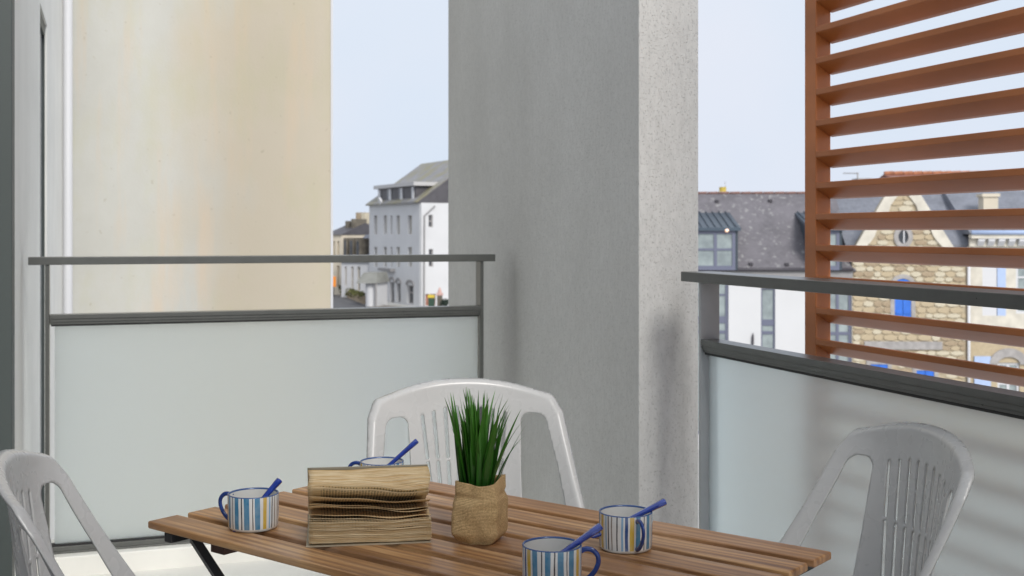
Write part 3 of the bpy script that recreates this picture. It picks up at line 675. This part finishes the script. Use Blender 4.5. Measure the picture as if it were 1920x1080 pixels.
MB().box(0, dv.length, -.15, .15, 0, .75).build('wall', M['stone_c'], lwl)
m = MB(); rnd = random.Random(2)
for k in range(420):
    x_ = rnd.uniform(0, dv.length); r_ = rnd.uniform(.08, .22); c_ = Vector((x_, rnd.uniform(-.3, .25), .72+rnd.uniform(-.35, .35)))
    v1 = Vector((rnd.uniform(-1, 1), rnd.uniform(-1, 1), rnd.uniform(-1, 1))).normalized()*r_; v2 = Vector((rnd.uniform(-1, 1), rnd.uniform(-1, 1), rnd.uniform(-1, 1))).normalized()*r_
    m.add([c_-v1, c_+v2, c_+v1, c_-v2], [(0, 1, 2, 3)])
m.build('hedge', M['hedge'], lwl)['kind'] = 'stuff'
x_, d_ = (625.5-CX)/FPX*126, 126
h = thing('street_sign', 'small bright orange sign or awning at the far end of the street', 'sign', W(x_, d_, ZG), -YAW)
MB().box(-.26, .26, -.05, .05, 1.25, 2.35).build('panel', M['orange'], h, bevel=.02); MB().tube([(0, 0, 0), (0, 0, 1.25)], .05, 8).build('post', M['black_metal'], h)
xb, db = (809-CX)/FPX*109.5, 109.5; q = W(xb, db, ZG)
h = thing('wheelie_bin', 'green refuse bin with a yellow lid in the archway of the white building', 'bin', q, -YAW)
MB().prism([(-.26, 0), (.26, 0), (.30, 1.0), (-.30, 1.0)], -.35, .3, 'y').build('body', M['bin_green'], h); MB().prism([(-.32, 1.003), (.32, 1.003), (.30, 1.22), (-.28, 1.30)], -.38, .33, 'y').build('lid', M['bin_yellow'], h)
for s_ in (-.24, .24): MB().tube([(s_-.03, .3, .1), (s_+.03, .3, .1)], .1, 10).build('wheel', M['black_metal'], h)
q = W((824.5-CX)/FPX*109, 109, ZG)
h = thing('gate_pillar', 'brown stone gate pillar with a pinkish pointed cap beside the yellow-lidded bin', 'pillar', q, -YAW)
MB().box(-.24, .24, -.24, .24, 0, 1.25).build('shaft', M['stone_dark'], h); MB().box(-.30, .30, -.3, .3, 1.253, 1.45).build('cap', M['pink_stone'], h); MB().lathe([(.2, 1.45), (.16, 1.7), (.05, 1.95), (.001, 2.0)], 10).build('finial', M['pink_stone'], h)
q = W((834.5-CX)/FPX*108.6, 108.6, ZG)
h = thing('shrub', 'dark green shrub at the edge of the wing wall, right of the gate pillar', 'shrub', q, 0)
MB().tube([(0, 0, 0), (0, 0, .5)], .04, 6).build('trunk', M['stone_dark'], h)
m = MB()
for k in range(240):
    v = Vector((rnd.gauss(0, 1), rnd.gauss(0, 1), rnd.gauss(0, 1))).normalized()*rnd.uniform(.15, .48); c_ = v + Vector((0, 0, .55))
    v1 = Vector((rnd.uniform(-1, 1), rnd.uniform(-1, 1), rnd.uniform(-1, 1)))*.09; v2 = Vector((rnd.uniform(-1, 1), rnd.uniform(-1, 1), rnd.uniform(-1, 1)))*.09
    m.add([c_-v1, c_+v2, c_+v1, c_-v2], [(0, 1, 2, 3)])
m.build('crown', mat('dark_leaves', (.03, .05, .035), .8, var=.3), h)
# ------------------------------------------------------------------ table
ZT = .715                                               # top of the table
TA = R(-38.5)                                           # heading of its slats in the lens frame
TO = (-.6946*.973, 2.267*.973)                          # front left corner of the first slat
def table():
    t = thing('folding_table', 'brown slatted folding table with black legs, set with mugs, book and plant', 'table', W(*TO, 0), TA - YAW)
    L = 1.08; pitch = .0872; wd = .0665; th = .014
    me = None
    for k in range(7):
        if me is None:
            o = MB().box(0, L, 0, wd, -th, 0).build('slat', M['wood'], t, bevel=.0035, seg=3); me = o.data
        else:
            o = o.copy(); o.data = me; COL.objects.link(o)
        o.location = (random.uniform(-.002, .002), k*pitch, ZT); o.rotation_euler = (0, 0, random.uniform(-.0012, .0012))
    W_ = 6*pitch + wd
    for x in (.16, .93): MB().box(x, x+.038, .02, W_-.02, ZT-th-.021, ZT-th-.0005).build('batten', M['wood_dark'], t, bevel=.002)
    for x in (.045, 1.03): MB().box(x, x+.022, .004, W_-.004, ZT-th-.018, ZT-th-.0005).build('metal_rail', M['black_metal'], t, bevel=.002)
    # crossed folding legs
    for y in (.045, W_-.075):
        s = 0 if y < .2 else .028
        MB().tube([(.075, y+s, ZT-th-.012), (.93, y+s, .012)], .0145, 4, flat=.45, up=(0, 1, 0)).build('leg', M['black_metal'], t)
        MB().tube([(1.03, y-s+.026, ZT-th-.012), (.17, y-s+.026, .012)], .0145, 4, flat=.45, up=(0, 1, 0)).build('leg', M['black_metal'], t)
    for x in (.17, .93): MB().tube([(x, .05, .014), (x, W_-.05, .014)], .009, 8).build('foot_bar', M['black_metal'], t)
table()

# ------------------------------------------------------------------ monobloc chairs
def chair_back_mesh():
    import numpy as np
    def seg_poly(P, poly):
        d = np.full(P.shape[:-1], 1e9); inside = np.zeros(P.shape[:-1], bool); n = len(poly)
        for i in range(n):
            a = np.array(poly[i]); b = np.array(poly[(i+1) % n]); e = b-a; w_ = P-a
            h = np.clip((w_@e)/(e@e), 0, 1); d = np.minimum(d, np.linalg.norm(w_ - h[..., None]*e, axis=-1))
            c = ((a[1] > P[..., 1]) != (b[1] > P[..., 1])) & (P[..., 0] < (b[0]-a[0])*(P[..., 1]-a[1])/((b[1]-a[1]) if b[1] != a[1] else 1e-9)+a[0])
            inside ^= c
        return np.where(inside, -d, d)
    top = [(.205*math.sin(u), .852-.06*(abs(math.sin(u))*.205/.25)**2.1) for u in np.linspace(-PI/2, PI/2, 31)]
    # outer outline, shrunk by the corner radius rc
    rc = .028
    topo = [(a, .852 - .058*(abs(a)/.262)**2.1 - rc) for a in np.linspace(-.233, .233, 41)]
    outer = [(-.292+rc*0, .44-.2)] + [(-.268+rc, .70)] + [] 
    outer = [(-.300+rc, .30), (-.262+rc, .78-rc)] + topo[1:-1] + [(.262-rc, .78-rc), (.300-rc, .30)]
    ro = .026
    hole = [(.150+ro*.9, .36), (.152+ro*.9, .60), (.160+ro*.8, .760-ro*1.1), (.205-ro*.4, .760-ro*1.15), (.236-ro, .62), (.258-ro, .36)]
    def sdf(P):
        Q = P.copy(); d = seg_poly(P, outer) - rc
        d = np.maximum(d, .445 - P[..., 1])
        Q[..., 0] = np.abs(Q[..., 0])
        d = np.maximum(d, -(seg_poly(Q, hole) - ro))
        for k in range(4):
            a = .0168 + .0335*k
            zt = .771 - .32*a**2*4
            for (z1, z0) in ((zt, .640 + a*.03), (.625 + a*.03, .47)):
                p1 = np.array((a, z1)); p0 = np.array((a*(1-.9*(.78-z0)), z0)); 
                p1[0] = a*(1-.9*(.78-z1)); e = p0-p1; w_ = Q-p1; h = np.clip((w_@e)/(e@e), 0, 1)
                d = np.maximum(d, 0.0050 - np.linalg.norm(w_ - h[..., None]*e, axis=-1))
        return d
    def sdo(P):
        return np.maximum(seg_poly(P, outer) - rc, -9)
    sx, sz = .0034, .0050
    xs = np.arange(-.305, .3051, sx); zs = np.arange(.440, .860, sz)
    G = np.stack(np.meshgrid(xs, zs, indexing='ij'), -1)
    C_ = (G[:-1, :-1] + G[1:, 1:])/2
    keep = sdf(C_) < 0
    used = np.zeros(G.shape[:2], int)
    for i in (0, 1):
        for j in (0, 1): used[i:used.shape[0]-1+i, j:used.shape[1]-1+j] += keep
    bnd = (used > 0) & (used < 4)
    P = G.copy(); eps = .0005
    for it in range(4):
        d = sdf(P); gx = (sdf(P+np.array((eps, 0)))-sdf(P-np.array((eps, 0))))/(2*eps); gz = (sdf(P+np.array((0, eps)))-sdf(P-np.array((0, eps))))/(2*eps)
        g2 = np.maximum(gx**2+gz**2, .2); st = np.stack((gx*d/g2, gz*d/g2), -1)
        st = np.clip(st, -.003, .003); P = np.where(bnd[..., None], P-st*.9, P)
    do = -sdo(P)                                        # distance inside the outer outline
    a = P[..., 0]; z = P[..., 1]
    yc = .212 + (z-.43)*.10; ys = .18 - .50*(.795-z)
    ys = np.where(z > .795, .18 + (z-.795)*.3, ys)
    k = (np.abs(a)/.262)**2.1; y = yc + (ys-yc)*np.minimum(k, 1.3)
    lip = np.clip(1 - do/.016, 0, 1)**2*.020
    side = np.clip((np.abs(a)-.2)/.06, 0, 1)
    nx = np.sign(a)*side*.6
    y = y + lip; X = a + nx*lip*.4; Z = z - lip*.25*(1-side)
    idx = -np.ones(G.shape[:2], int); vs = []; fs = []
    for i in range(G.shape[0]):
        for j in range(G.shape[1]):
            if used[i, j]: idx[i, j] = len(vs); vs.append((X[i, j], y[i, j], Z[i, j]))
    for i in range(keep.shape[0]):
        for j in range(keep.shape[1]):
            if keep[i, j]: fs.append((idx[i, j], idx[i+1, j], idx[i+1, j+1], idx[i, j+1]))
    mb = MB(); mb.add([tuple(map(float, v)) for v in vs], fs); return mb

def chair(label, loc, rz):
    t = thing('garden_chair', label, 'chair', loc, rz, 'white resin garden chairs round the table')
    b = chair_back_mesh().build('backrest', M['pl_white'], t, smooth=True)
    so_ = b.modifiers.new('solid', 'SOLIDIFY'); so_.thickness = .0045; so_.offset = 0
    # seat: dished plate with a rolled front edge
    n = 26; vs = []; fs = []
    for i in range(n+1):
        for j in range(n+1):
            u = i/n*2-1; v = j/n
            x = u*(.235 - .03*v); y = -.26 + .46*v
            z = .43 - .012*(1-u*u)*math.sin(PI*v) - .028*max(0, 1-v/.12)**2 - .02*max(0, abs(u)-.9)/.1
            vs.append((x, y, z))
    for i in range(n):
        for j in range(n): fs.append((i*(n+1)+j, (i+1)*(n+1)+j, (i+1)*(n+1)+j+1, i*(n+1)+j+1))
    s = MB(); s.add(vs, fs); so2 = s.build('seat', M['pl_white'], t, smooth=True).modifiers.new('solid', 'SOLIDIFY'); so2.thickness = .005
    for sx in (-1, 1):
        for (ty, by, tx) in ((-.22, -.29, .215), (.17, .27, .20)):
            a = (sx*tx, ty, .425); c = (sx*(tx+.045), by, .004)
            m = MB(); hw0, hw1 = .034, .018
            m.add([(a[0]-hw0, a[1], a[2]), (a[0]+hw0, a[1], a[2]), (a[0]+hw0*.8*0+hw0, a[1]+.03*(1 if ty > 0 else -1), a[2]), (a[0]-hw0, a[1]+.03*(1 if ty > 0 else -1), a[2]),
                   (c[0]-hw1, c[1], 0), (c[0]+hw1, c[1], 0), (c[0]+hw1, c[1]+.022*(1 if ty > 0 else -1), 0), (c[0]-hw1, c[1]+.022*(1 if ty > 0 else -1), 0)],
                  [(0,1,2,3), (4,7,6,5), (0,4,5,1), (1,5,6,2), (2,6,7,3), (3,7,4,0)])
            m.build('leg', M['pl_white'], t, bevel=.005)
        # low side rail joining the strut of the back to the seat
        MB().tube([(sx*.268, -.075, .47), (sx*.262, -.085, .435), (sx*.235, -.09, .405)], .022, 10, flat=.35, up=(1, 0, 0)).build('side_bracket', M['pl_white'], t, smooth=True)
    return t
def chair_at(mid, face):
    """mid: middle of the chord between the top corners; face: the way the seat looks (lens frame)"""
    f = Vector(face).normalized(); fw_ = W(f.x, f.y); ang = math.atan2(fw_.y, fw_.x) + PI/2       # local -y looks along face
    c = W(*mid); off = Matrix.Rotation(ang, 3, 'Z') @ Vector((0, .18, 0)); return (c.x-off.x, c.y-off.y, 0), ang
l, a = chair_at((-.12, 3.19), (.226, -.976))
ch = chair('white resin chair facing the camera on the far side of the table', l, a)
for lab, mid, face in (('white resin chair turned to the left, at the right end of the table', (.785, 2.445), (-.985, -.17)),
                       ('white resin chair at the left edge, turned to the right', (-.841, 2.165), (.962, .273))):
    c = copy_tree(ch); l, a = chair_at(mid, face); c.location = l; c.rotation_euler = (0, 0, a); c['label'] = lab

# ------------------------------------------------------------------ mugs
def stripes():
    g = NG('striped_glaze'); t = g.coords(); s = g.new('ShaderNodeSeparateXYZ'); g.l(t, s.inputs[0])
    a = g.math('ARCTAN2', s.outputs['Y'], s.outputs['X']); u = g.math('MULTIPLY_ADD', a, 1/(2*PI), .5)
    wob = g.math('MULTIPLY', g.math('SUBTRACT', g.noise(g.coords(scale=(1, 1, .35)), 38, 2), .5), .016)
    u = g.math('ADD', u, wob); u2 = g.math('FRACT', g.math('MULTIPLY', u, 2))
    u2 = g.math('FRACT', g.math('ADD', u2, g.math('MULTIPLY', g.new('ShaderNodeObjectInfo').outputs['Random'], .999)))
    wt, bl, db, yl, bk, lb, br = (.70, .71, .70), (.055, .21, .36), (.03, .08, .24), (.60, .40, .06), (.02, .018, .03), (.22, .40, .60), (.22, .18, .15)
    seq = [(yl, 2.0), (wt, .9), (bl, 2.4), (wt, 1.6), (bk, .5), (wt, 1.2), (bl, 2.4), (wt, 1.4), (bk, .5), (wt, 1.0), (bl, 2.6), (wt, 1.3), (bk, .5), (wt, .7), (bl, 2.6), (wt, 1.5),
           (yl, 2.0), (wt, 1.4), (lb, .7), (wt, .8), (bk, .5), (wt, 1.5), (br, .5), (wt, 2.2), (bk, .5), (wt, 1.8), (lb, .8), (wt, .8), (db, 1.4), (wt, .8)]
    tot = sum(x[1] for x in seq); st = []; p = 0
    for c, wd_ in seq: st.append((p/tot, c)); p += wd_
    c = g.ramp(u2, *st, interp='CONSTANT')
    mot = g.noise(t, 60, 3); c = g.mix(g.math('MULTIPLY', g.ramp(mot, (.35, 0.), (.7, 1.)), .14), c, (.7, .74, .76))
    g.l(c, g.b.inputs['Base Color']); g.b.inputs['Roughness'].default_value = .12; g.b.inputs['Coat Weight'].default_value = .4; return g.m
M['stripes'] = stripes(); M['glaze'] = mat('white_glaze', (.66, .66, .63), .1, var=.04, coat=.4)
M['rim_blue'] = mat('rim_blue', (.05, .10, .25), .2); M['cobalt'] = mat('cobalt_glaze', (.012, .04, .28), .13, var=.25, vscale=60, coat=.5)
M['handle_blue'] = mat('handle_blue', (.012, .045, .22), .15, var=.4, vscale=50, coat=.5)
RM, HM = .0455, .0635
def mug_parts(t):
    r, h = RM, HM
    prof = [(0.001, .0006), (r-.006, .0004), (r-.0025, .0018), (r-.0008, .006), (r-.0002, .02), (r, .045), (r, h-.0016), (r-.0004, h-.0003), (r-.0014, h), (r-.0026, h-.0006), (r-.003, h-.003),
            (r-.0032, .03), (r-.0036, .010), (r-.008, .0045), (.001, .0040)]
    b = MB().lathe(prof, 72, mats=[1, 1, 1, 0, 0, 0, 2, 2, 2, 2, 1, 1, 1, 1]).build('body', [M['stripes'], M['glaze'], M['rim_blue']], t, smooth=True)
    pts = [(r-.002, 0, .054), (r+.006, 0, .0575), (r+.016, 0, .056), (r+.0235, 0, .048), (r+.0245, 0, .037), (r+.0195, 0, .025), (r+.011, 0, .015), (r+.003, 0, .010), (r-.001, 0, .009)]
    sm = []
    for i in range(len(pts)-1):
        for q in range(4):
            k = q/4; p0, p1, p2, p3 = [Vector(pts[max(0, min(len(pts)-1, j))]) for j in (i-1, i, i+1, i+2)]
            sm.append(.5*((2*p1)+(-p0+p2)*k+(2*p0-5*p1+4*p2-p3)*k*k+(-p0+3*p1-3*p2+p3)*k**3))
    sm.append(Vector(pts[-1]))
    MB().tube(sm, [.0037+.0012*abs(i/len(sm)-.45) for i in range(len(sm))], 12, flat=.72, up=(0, 1, 0)).build('handle', M['handle_blue'], t, smooth=True)
def mug(px, py, hang, label, turn=0):
    d = .472*FPX/(py-HY); xc = (px-CX)/FPX*d
    t = thing('mug', label, 'mug', W(xc, d, ZT), hang-YAW, 'striped ceramic mugs on the table'); return t, xc, d
defs = [(475, 924, R(160), 'striped mug left of the book, its handle to the left'),
        (1173, 958, R(-71), 'striped mug nearest the right end of the table, its handle towards the camera'),
        (1035, 1020, R(-8), 'nearest striped mug, at the table front, its handle to the right'),
        (716, 864, R(172), 'striped mug mostly hidden behind the open book')]
spoons = [((-.012, -.022, -.046), (.046, .012, .021)), ((-.036, -.006, -.034), (.068, .0, .016)), ((-.030, -.012, -.042), (.075, .004, .026)), ((-.026, -.01, -.045), (.073, .005, .041))]
slab = ['stubby blue ceramic spoon in the mug left of the book', 'blue ceramic spoon in the mug nearest the right end of the table', 'blue ceramic spoon in the front mug cut off by the frame', 'blue ceramic spoon sticking up from the mug behind the book']
first = None; sp1 = None
def spoon_parts(t, L):
    # handle along +x from the bowl to its flared, faceted end
    sec = [(-L*.5, .004, .003), (-L*.3, .0038, .003), (0, .0045, .0034), (L*.35, .006, .0042), (L*.48, .0072, .0046), (L*.5, .0062, .0038)]
    vs = []; n = 8
    for x, wy, wz in sec:
        for k in range(n):
            th = 2*PI*(k+.5)/n; vs.append((x, wy*1.25*math.cos(th), wz*1.3*math.sin(th)))
    fs = [(i*n+k, i*n+(k+1) % n, (i+1)*n+(k+1) % n, (i+1)*n+k) for i in range(len(sec)-1) for k in range(n)] + [list(range(n))[::-1], list(range((len(sec)-1)*n, len(sec)*n))]
    m = MB(); m.add(vs, fs); m.build('handle', M['cobalt'], t, bevel=.0008)
    vs = []; fs = []
    for i in range(9):
        for j in range(9):
            u = i/8*2-1; v = j/8*2-1; e = math.sqrt(max(0, 1-u*u)); y_ = v*e*.011; q = max(0, 1-u*u-v*v*e*e); vs.append((-L*.5-.012+u*.014, y_, -.005*math.sqrt(q)+.002))
    for i in range(8):
        for j in range(8): fs.append((i*9+j, (i+1)*9+j, (i+1)*9+j+1, i*9+j+1))
    m = MB(); m.add(vs, fs); m.build('bowl', M['cobalt'], t, smooth=True).modifiers.new('solid', 'SOLIDIFY').thickness = .002
for (px, py, ha, lab), (p0, p1), sl in zip(defs, spoons, slab):
    t, xc, d = mug(px, py, ha, lab)
    if first is None: mug_parts(t); first = t
    else:
        for chd in first.children: c = chd.copy(); COL.objects.link(c); c.parent = t
    a = W(xc+p0[0], d+p0[1], ZT+HM+p0[2]); b = W(xc+p1[0], d+p1[1], ZT+HM+p1[2]); L = (b-a).length
    s = thing('spoon', sl, 'spoon', (a+b)/2, 0, 'blue ceramic spoons standing in the mugs')
    s.rotation_euler = (b-a).to_track_quat('X', 'Z').to_euler(); spoon_parts(s, L)

# ------------------------------------------------------------------ book
def page_mat():
    g = NG('old_paper'); t = g.coords('UV'); s = g.new('ShaderNodeSeparateXYZ'); g.l(t, s.inputs[0])
    oi = g.new('ShaderNodeObjectInfo')
    c = g.mix(g.ramp(g.noise(g.coords(scale=(4, 1, 60)), 8, 4), (.35, 0.), (.7, 1.)), (.68, .55, .34), (.88, .78, .56))
    c = g.mix(g.math('MULTIPLY', g.ramp(oi.outputs['Random'], (.45, 0.), (1., 1.)), .65), c, (.50, .29, .10))
    # browning at the fore edge (local y near 0)
    e = g.math('ADD', s.outputs['Y'], g.math('MULTIPLY', g.math('SUBTRACT', g.noise(t, 20, 4), .5), .02))
    c = g.mix(g.math('MULTIPLY', g.ramp(g.math('MULTIPLY', e, 40), (.0, 1.), (.5, 0.)), .35), c, (.46, .28, .10))
    # printed lines run from the spine to the fore edge, side by side along the spine
    ln = g.math('FRACT', g.math('MULTIPLY', s.outputs['X'], 1/.0052))
    ink = g.math('MULTIPLY', g.ramp(ln, (.0, 1.), (.46, 1.), (.5, 0.), (1., 0.), interp='LINEAR'), g.ramp(g.noise(g.coords('UV', (120, 160, 1)), 2, 2), (.42, 0.), (.48, 1.)))
    inx = g.math('MULTIPLY', g.math('GREATER_THAN', s.outputs['X'], .022), g.math('LESS_THAN', s.outputs['X'], .190))
    iny = g.math('MULTIPLY', g.math('GREATER_THAN', s.outputs['Y'], .007), g.math('LESS_THAN', s.outputs['Y'], .118))
    c = g.mix(g.math('MULTIPLY', g.math('MULTIPLY', ink, g.math('MULTIPLY', inx, iny)), .6), c, (.07, .055, .04))
    g.l(c, g.b.inputs['Base Color']); g.b.inputs['Roughness'].default_value = .85
    return g.m
M['page'] = page_mat(); M['cover'] = mat('book_cover', (.42, .36, .26), .5, var=.15, vscale=12)
M['cover_back'] = mat('book_cover_dark', (.30, .27, .20), .5, var=.15, vscale=12)
def book():
    d0 = .535*FPX/(1026-HY); d1 = .535*FPX/(1017-HY); A = Vector(((575-CX)/FPX*d0, d0)); B = Vector(((806-CX)/FPX*d1, d1))
    ang = math.atan2((B-A).y, (B-A).x); BL = (B-A).length
    t = thing('book', 'thick old paperback lying open on the table, its browned pages fanned up', 'book', W(A.x, A.y, ZT), ang-YAW)
    PW = .138
    def sheet(name, mat_, ang0, z0, sag, th, amp, ph, inset=0, L=PW, skew=0):
        """leaf leaving the spine (y=L) at height z0, angle ang0, drooping by sag towards its fore edge (y about 0)"""
        nx, ny = 22, 9; vs = []; fs = []
        for i in range(nx+1):
            u = i/nx
            for j in range(ny+1):
                v = j/ny; r = v*(L-inset)                     # v 0 spine .. 1 fore edge
                al = ang0*(1-.10*u*skew) ; wv_ = amp*math.sin(u*2*PI*.9+ph)*v**2 + amp*.5*math.sin(u*2*PI*2.1+ph*2.3)*v**3
                yy = PW - r*math.cos(al); zz = z0 + r*math.sin(al) - sag*v*v*(.5+.8*u) + .016*math.sin(PI*min(1, v*1.3))*(1-al/1.1) + wv_
                vs.append((u*(BL-.001)+.0005 + .004*v*math.sin(ph), yy, max(zz, z0*.5+.0004)))
        for i in range(nx):
            for j in range(ny): fs.append((i*(ny+1)+j, (i+1)*(ny+1)+j, (i+1)*(ny+1)+j+1, i*(ny+1)+j+1))
        m = MB(); m.add(vs, fs); o = m.build(name, mat_, t, smooth=True); ul = o.data.uv_layers.new(name='uv')
        for lp in o.data.loops: i_, j_ = divmod(lp.vertex_index, ny+1); ul.data[lp.index].uv = (i_/nx*BL, L - j_/ny*L)
        sd = o.modifiers.new('solid', 'SOLIDIFY'); sd.thickness = th; sd.offset = 0
    # lower cover and lower block of leaves
    MB().box(-.001, BL+.002, -.003, PW, .0002, .0016).build('cover', M['cover'], t)
    rnd = random.Random(3)
    n = 26
    for k in range(n):
        q = k/(n-1); z = .0022 + q*.019
        sheet('page', M['page'], .02 + .10*q**2.0, z, .0005, .00062, .0006+.0012*q, rnd.uniform(-.4, .4)+1, inset=rnd.uniform(0, .002), skew=-1)
    # loose leaves fanning between the two halves
    for ang_, sg, am, ph in ((.135, .001, .0012, 1.3), (.155, .002, .002, .6), (.18, .003, .0022, .7), (.225, .004, .0028, .9), (.35, .008, .0035, .2), (.375, .008, .003, .5), (.47, .008, .0026, .8), (.575, .005, .003, .3)):
        sheet('page', M['page'], ang_, .022, sg, .00045, am, ph, inset=rnd.uniform(0, .004), skew=.6)
    n = 30
    for k in range(n):
        q = k/(n-1)
        sheet('page', M['page'], .60 + .20*q, .022+.001*q, .004*(1-q), .00092, .0026*(1-q)+.0010, rnd.uniform(-.15, .15)+q*3, inset=rnd.uniform(0, .0015), skew=.3*(1-q))
    sheet('cover', M['cover_back'], .815, .0238, 0, .0014, 0, 0, inset=-.003)
    sp_ = MB().box(-.001, BL+.001, PW+.0003, PW+.0018, .0002, .024).build('spine', M['cover'], t)
book()

# ------------------------------------------------------------------ plant in a burlap bag
def burlap():
    g = NG('burlap'); t = g.coords('UV')
    mp = g.new('ShaderNodeMapping'); mp.inputs['Scale'].default_value = (85, 44, 1); g.l(t, mp.inputs[0]); s = g.new('ShaderNodeSeparateXYZ')
    wob = g.noise(t, 14, 3); ad = g.new('ShaderNodeVectorMath', operation='ADD'); g.l(mp.outputs[0], ad.inputs[0]); g.l(g.math('MULTIPLY', wob, .5), ad.inputs[1]); g.l(ad.outputs[0], s.inputs[0])
    a = g.math('ABSOLUTE', g.math('SINE', g.math('MULTIPLY', s.outputs['X'], PI))); b = g.math('ABSOLUTE', g.math('SINE', g.math('MULTIPLY', s.outputs['Y'], PI)))
    h = g.math('MULTIPLY', a, b); big = g.noise(g.coords(), 26, 5, .6); th = g.noise(g.coords(), 330, 3, .7)
    c = g.ramp(h, (.0, (.30, .19, .085)), (.35, (.68, .47, .23)), (.9, (.84, .62, .33)))
    c = g.mix(g.math('MULTIPLY', g.ramp(th, (.42, 0.), (.62, 1.)), .75), c, (.36, .23, .09))
    c = g.mix(g.math('MULTIPLY', g.ramp(big, (.4, 0.), (.7, 1.)), .35), c, (.66, .47, .25))
    g.l(c, g.b.inputs['Base Color']); g.b.inputs['Roughness'].default_value = .95
    g.bump(g.math('ADD', h, g.math('MULTIPLY', th, .6)), .7, .0014); return g.m
M['burlap'] = burlap()
def leafmat():
    g = NG('grass_leaf'); oi = g.new('ShaderNodeObjectInfo'); t = g.coords(); s = g.new('ShaderNodeSeparateXYZ'); g.l(t, s.inputs[0])
    c = g.mix(oi.outputs['Random'], (.008, .042, .008), (.035, .165, .015))
    c = g.mix(g.ramp(s.outputs['Z'], (.10, 0.), (.26, 1.)), c, (.07, .24, .02))
    v = g.noise(g.coords(scale=(400, 400, 10)), 1, 2); c = g.mix(g.math('MULTIPLY', v, .4), c, (.01, .04, .01))
    g.l(c, g.b.inputs['Base Color']); g.b.inputs['Roughness'].default_value = .33; return g.m
M['leaf'] = leafmat(); M['soil'] = mat('soil', (.03, .02, .012), .95, var=.3)
def plant():
    d = .535*FPX/(1013-HY); xc = (900-CX)/FPX*d
    t = thing('potted_plant', 'artificial grass plant in a crumpled burlap bag in the middle of the table', 'plant', W(xc, d, ZT), R(-12)-YAW)
    n = 96; rows = 40; H = .106
    def shape(th, q):
        # rounded square section, crumpled; pinched towards the top where the cloth stands open
        sq = .0445/max(abs(math.cos(th)), abs(math.sin(th)))**.42
        bulge = 1 + .06*math.sin(PI*min(1, q*1.25)) - .10*max(0, q-.72)/.28 - .30*(max(0, .18-q)/.18)**1.6
        nz = noise.noise(Vector((math.cos(th)*1.7, math.sin(th)*1.7, q*2.3)))*.005 + noise.noise(Vector((math.cos(th)*3, math.sin(th)*3, q*5+5)))*.002
        fold = -.0035*math.exp(-((q-.76)/.05)**2)*(.6+.6*math.sin(th*3+1)) + .002*math.exp(-((q-.62)/.06)**2)*math.sin(th*2)
        return sq*bulge + nz + fold
    vs = []; uv = []
    for j in range(rows+1):
        q = j/rows
        for i in range(n):
            th = 2*PI*i/n; r = shape(th, q); top = .003*math.sin(th*2+.6) + .0025*math.sin(th*3+2)+.004*math.cos(th)
            vs.append((r*math.cos(th), r*math.sin(th), q*H + top*q**3 + .0005))
    for j in range(1, 10):                                # inside of the mouth
        for i in range(n):
            th = 2*PI*i/n; q = 1 - j*.03; r = shape(th, q) - .0035; top = .003*math.sin(th*2+.6) + .0025*math.sin(th*3+2)+.004*math.cos(th)
            vs.append((r*math.cos(th), r*math.sin(th), q*H + top*q**3))
    R_ = rows + 10
    fs = [(j*n+i, j*n+(i+1) % n, (j+1)*n+(i+1) % n, (j+1)*n+i) for j in range(R_-1) for i in range(n)] + [list(range(n))[::-1]]
    m = MB(); m.add(vs, fs); o = m.build('burlap_bag', M['burlap'], t, smooth=True)
    ul = o.data.uv_layers.new(name='uv')
    for p in o.data.polygons:
        for li, vi in zip(p.loop_indices, p.vertices):
            j, i = divmod(vi, n); u = i/n
            if i == 0 and any((q_ % n) > n/2 for q_ in p.vertices): u = 1.0
            ul.data[li].uv = (u*1.9, j/rows)
    MB().lathe([(.001, .086), (.036, .086)], 32).build('soil', M['soil'], t)
    rnd = random.Random(11)
    for k in range(92):
        inner = k < 34
        a0 = rnd.uniform(0, 2*PI); r0 = rnd.uniform(0, .014 if inner else .030)
        base = Vector((r0*math.cos(a0)-.004, r0*math.sin(a0), .082))
        az = a0 + rnd.uniform(-.5, .5); lean = (rnd.uniform(.0, .20) if inner else rnd.uniform(.08, .46)); L = rnd.uniform(.145, .186) if inner else rnd.uniform(.11, .178)
        wd_ = rnd.uniform(.0036, .0068); bend = rnd.uniform(-.25, .75)
        dirh = Vector((math.cos(az), math.sin(az), 0)); dirh = (dirh + Vector((.34, -.05, 0))).normalized() if rnd.random() < .45 else dirh
        if dirh.x < 0: lean *= .45; bend *= .4
        side = Vector((-dirh.y, dirh.x, 0)); rot = rnd.uniform(-1.2, 1.2); side = side*math.cos(rot) + dirh*math.sin(rot)*.8
        vs = []; fs = []; N = 11; p = base.copy(); an = lean
        for i in range(N+1):
            q = i/N; an = lean + bend*q*q; w2 = wd_*(math.sin(PI*(.18+.82*q))**.8 if q < 1 else 0)*(1-.35*q) + .00015
            cup = dirh*(-w2*.35)
            vs += [p - side*w2, p + cup*1.0, p + side*w2]
            p = p + (dirh*math.sin(an) + Vector((0, 0, math.cos(an))))*(L/N)
        for i in range(N):
            b0 = i*3; fs += [(b0, b0+1, b0+4, b0+3), (b0+1, b0+2, b0+5, b0+4)]
        m = MB(); m.add(vs, fs); m.build('leaf', M['leaf'], t, smooth=True)
plant()
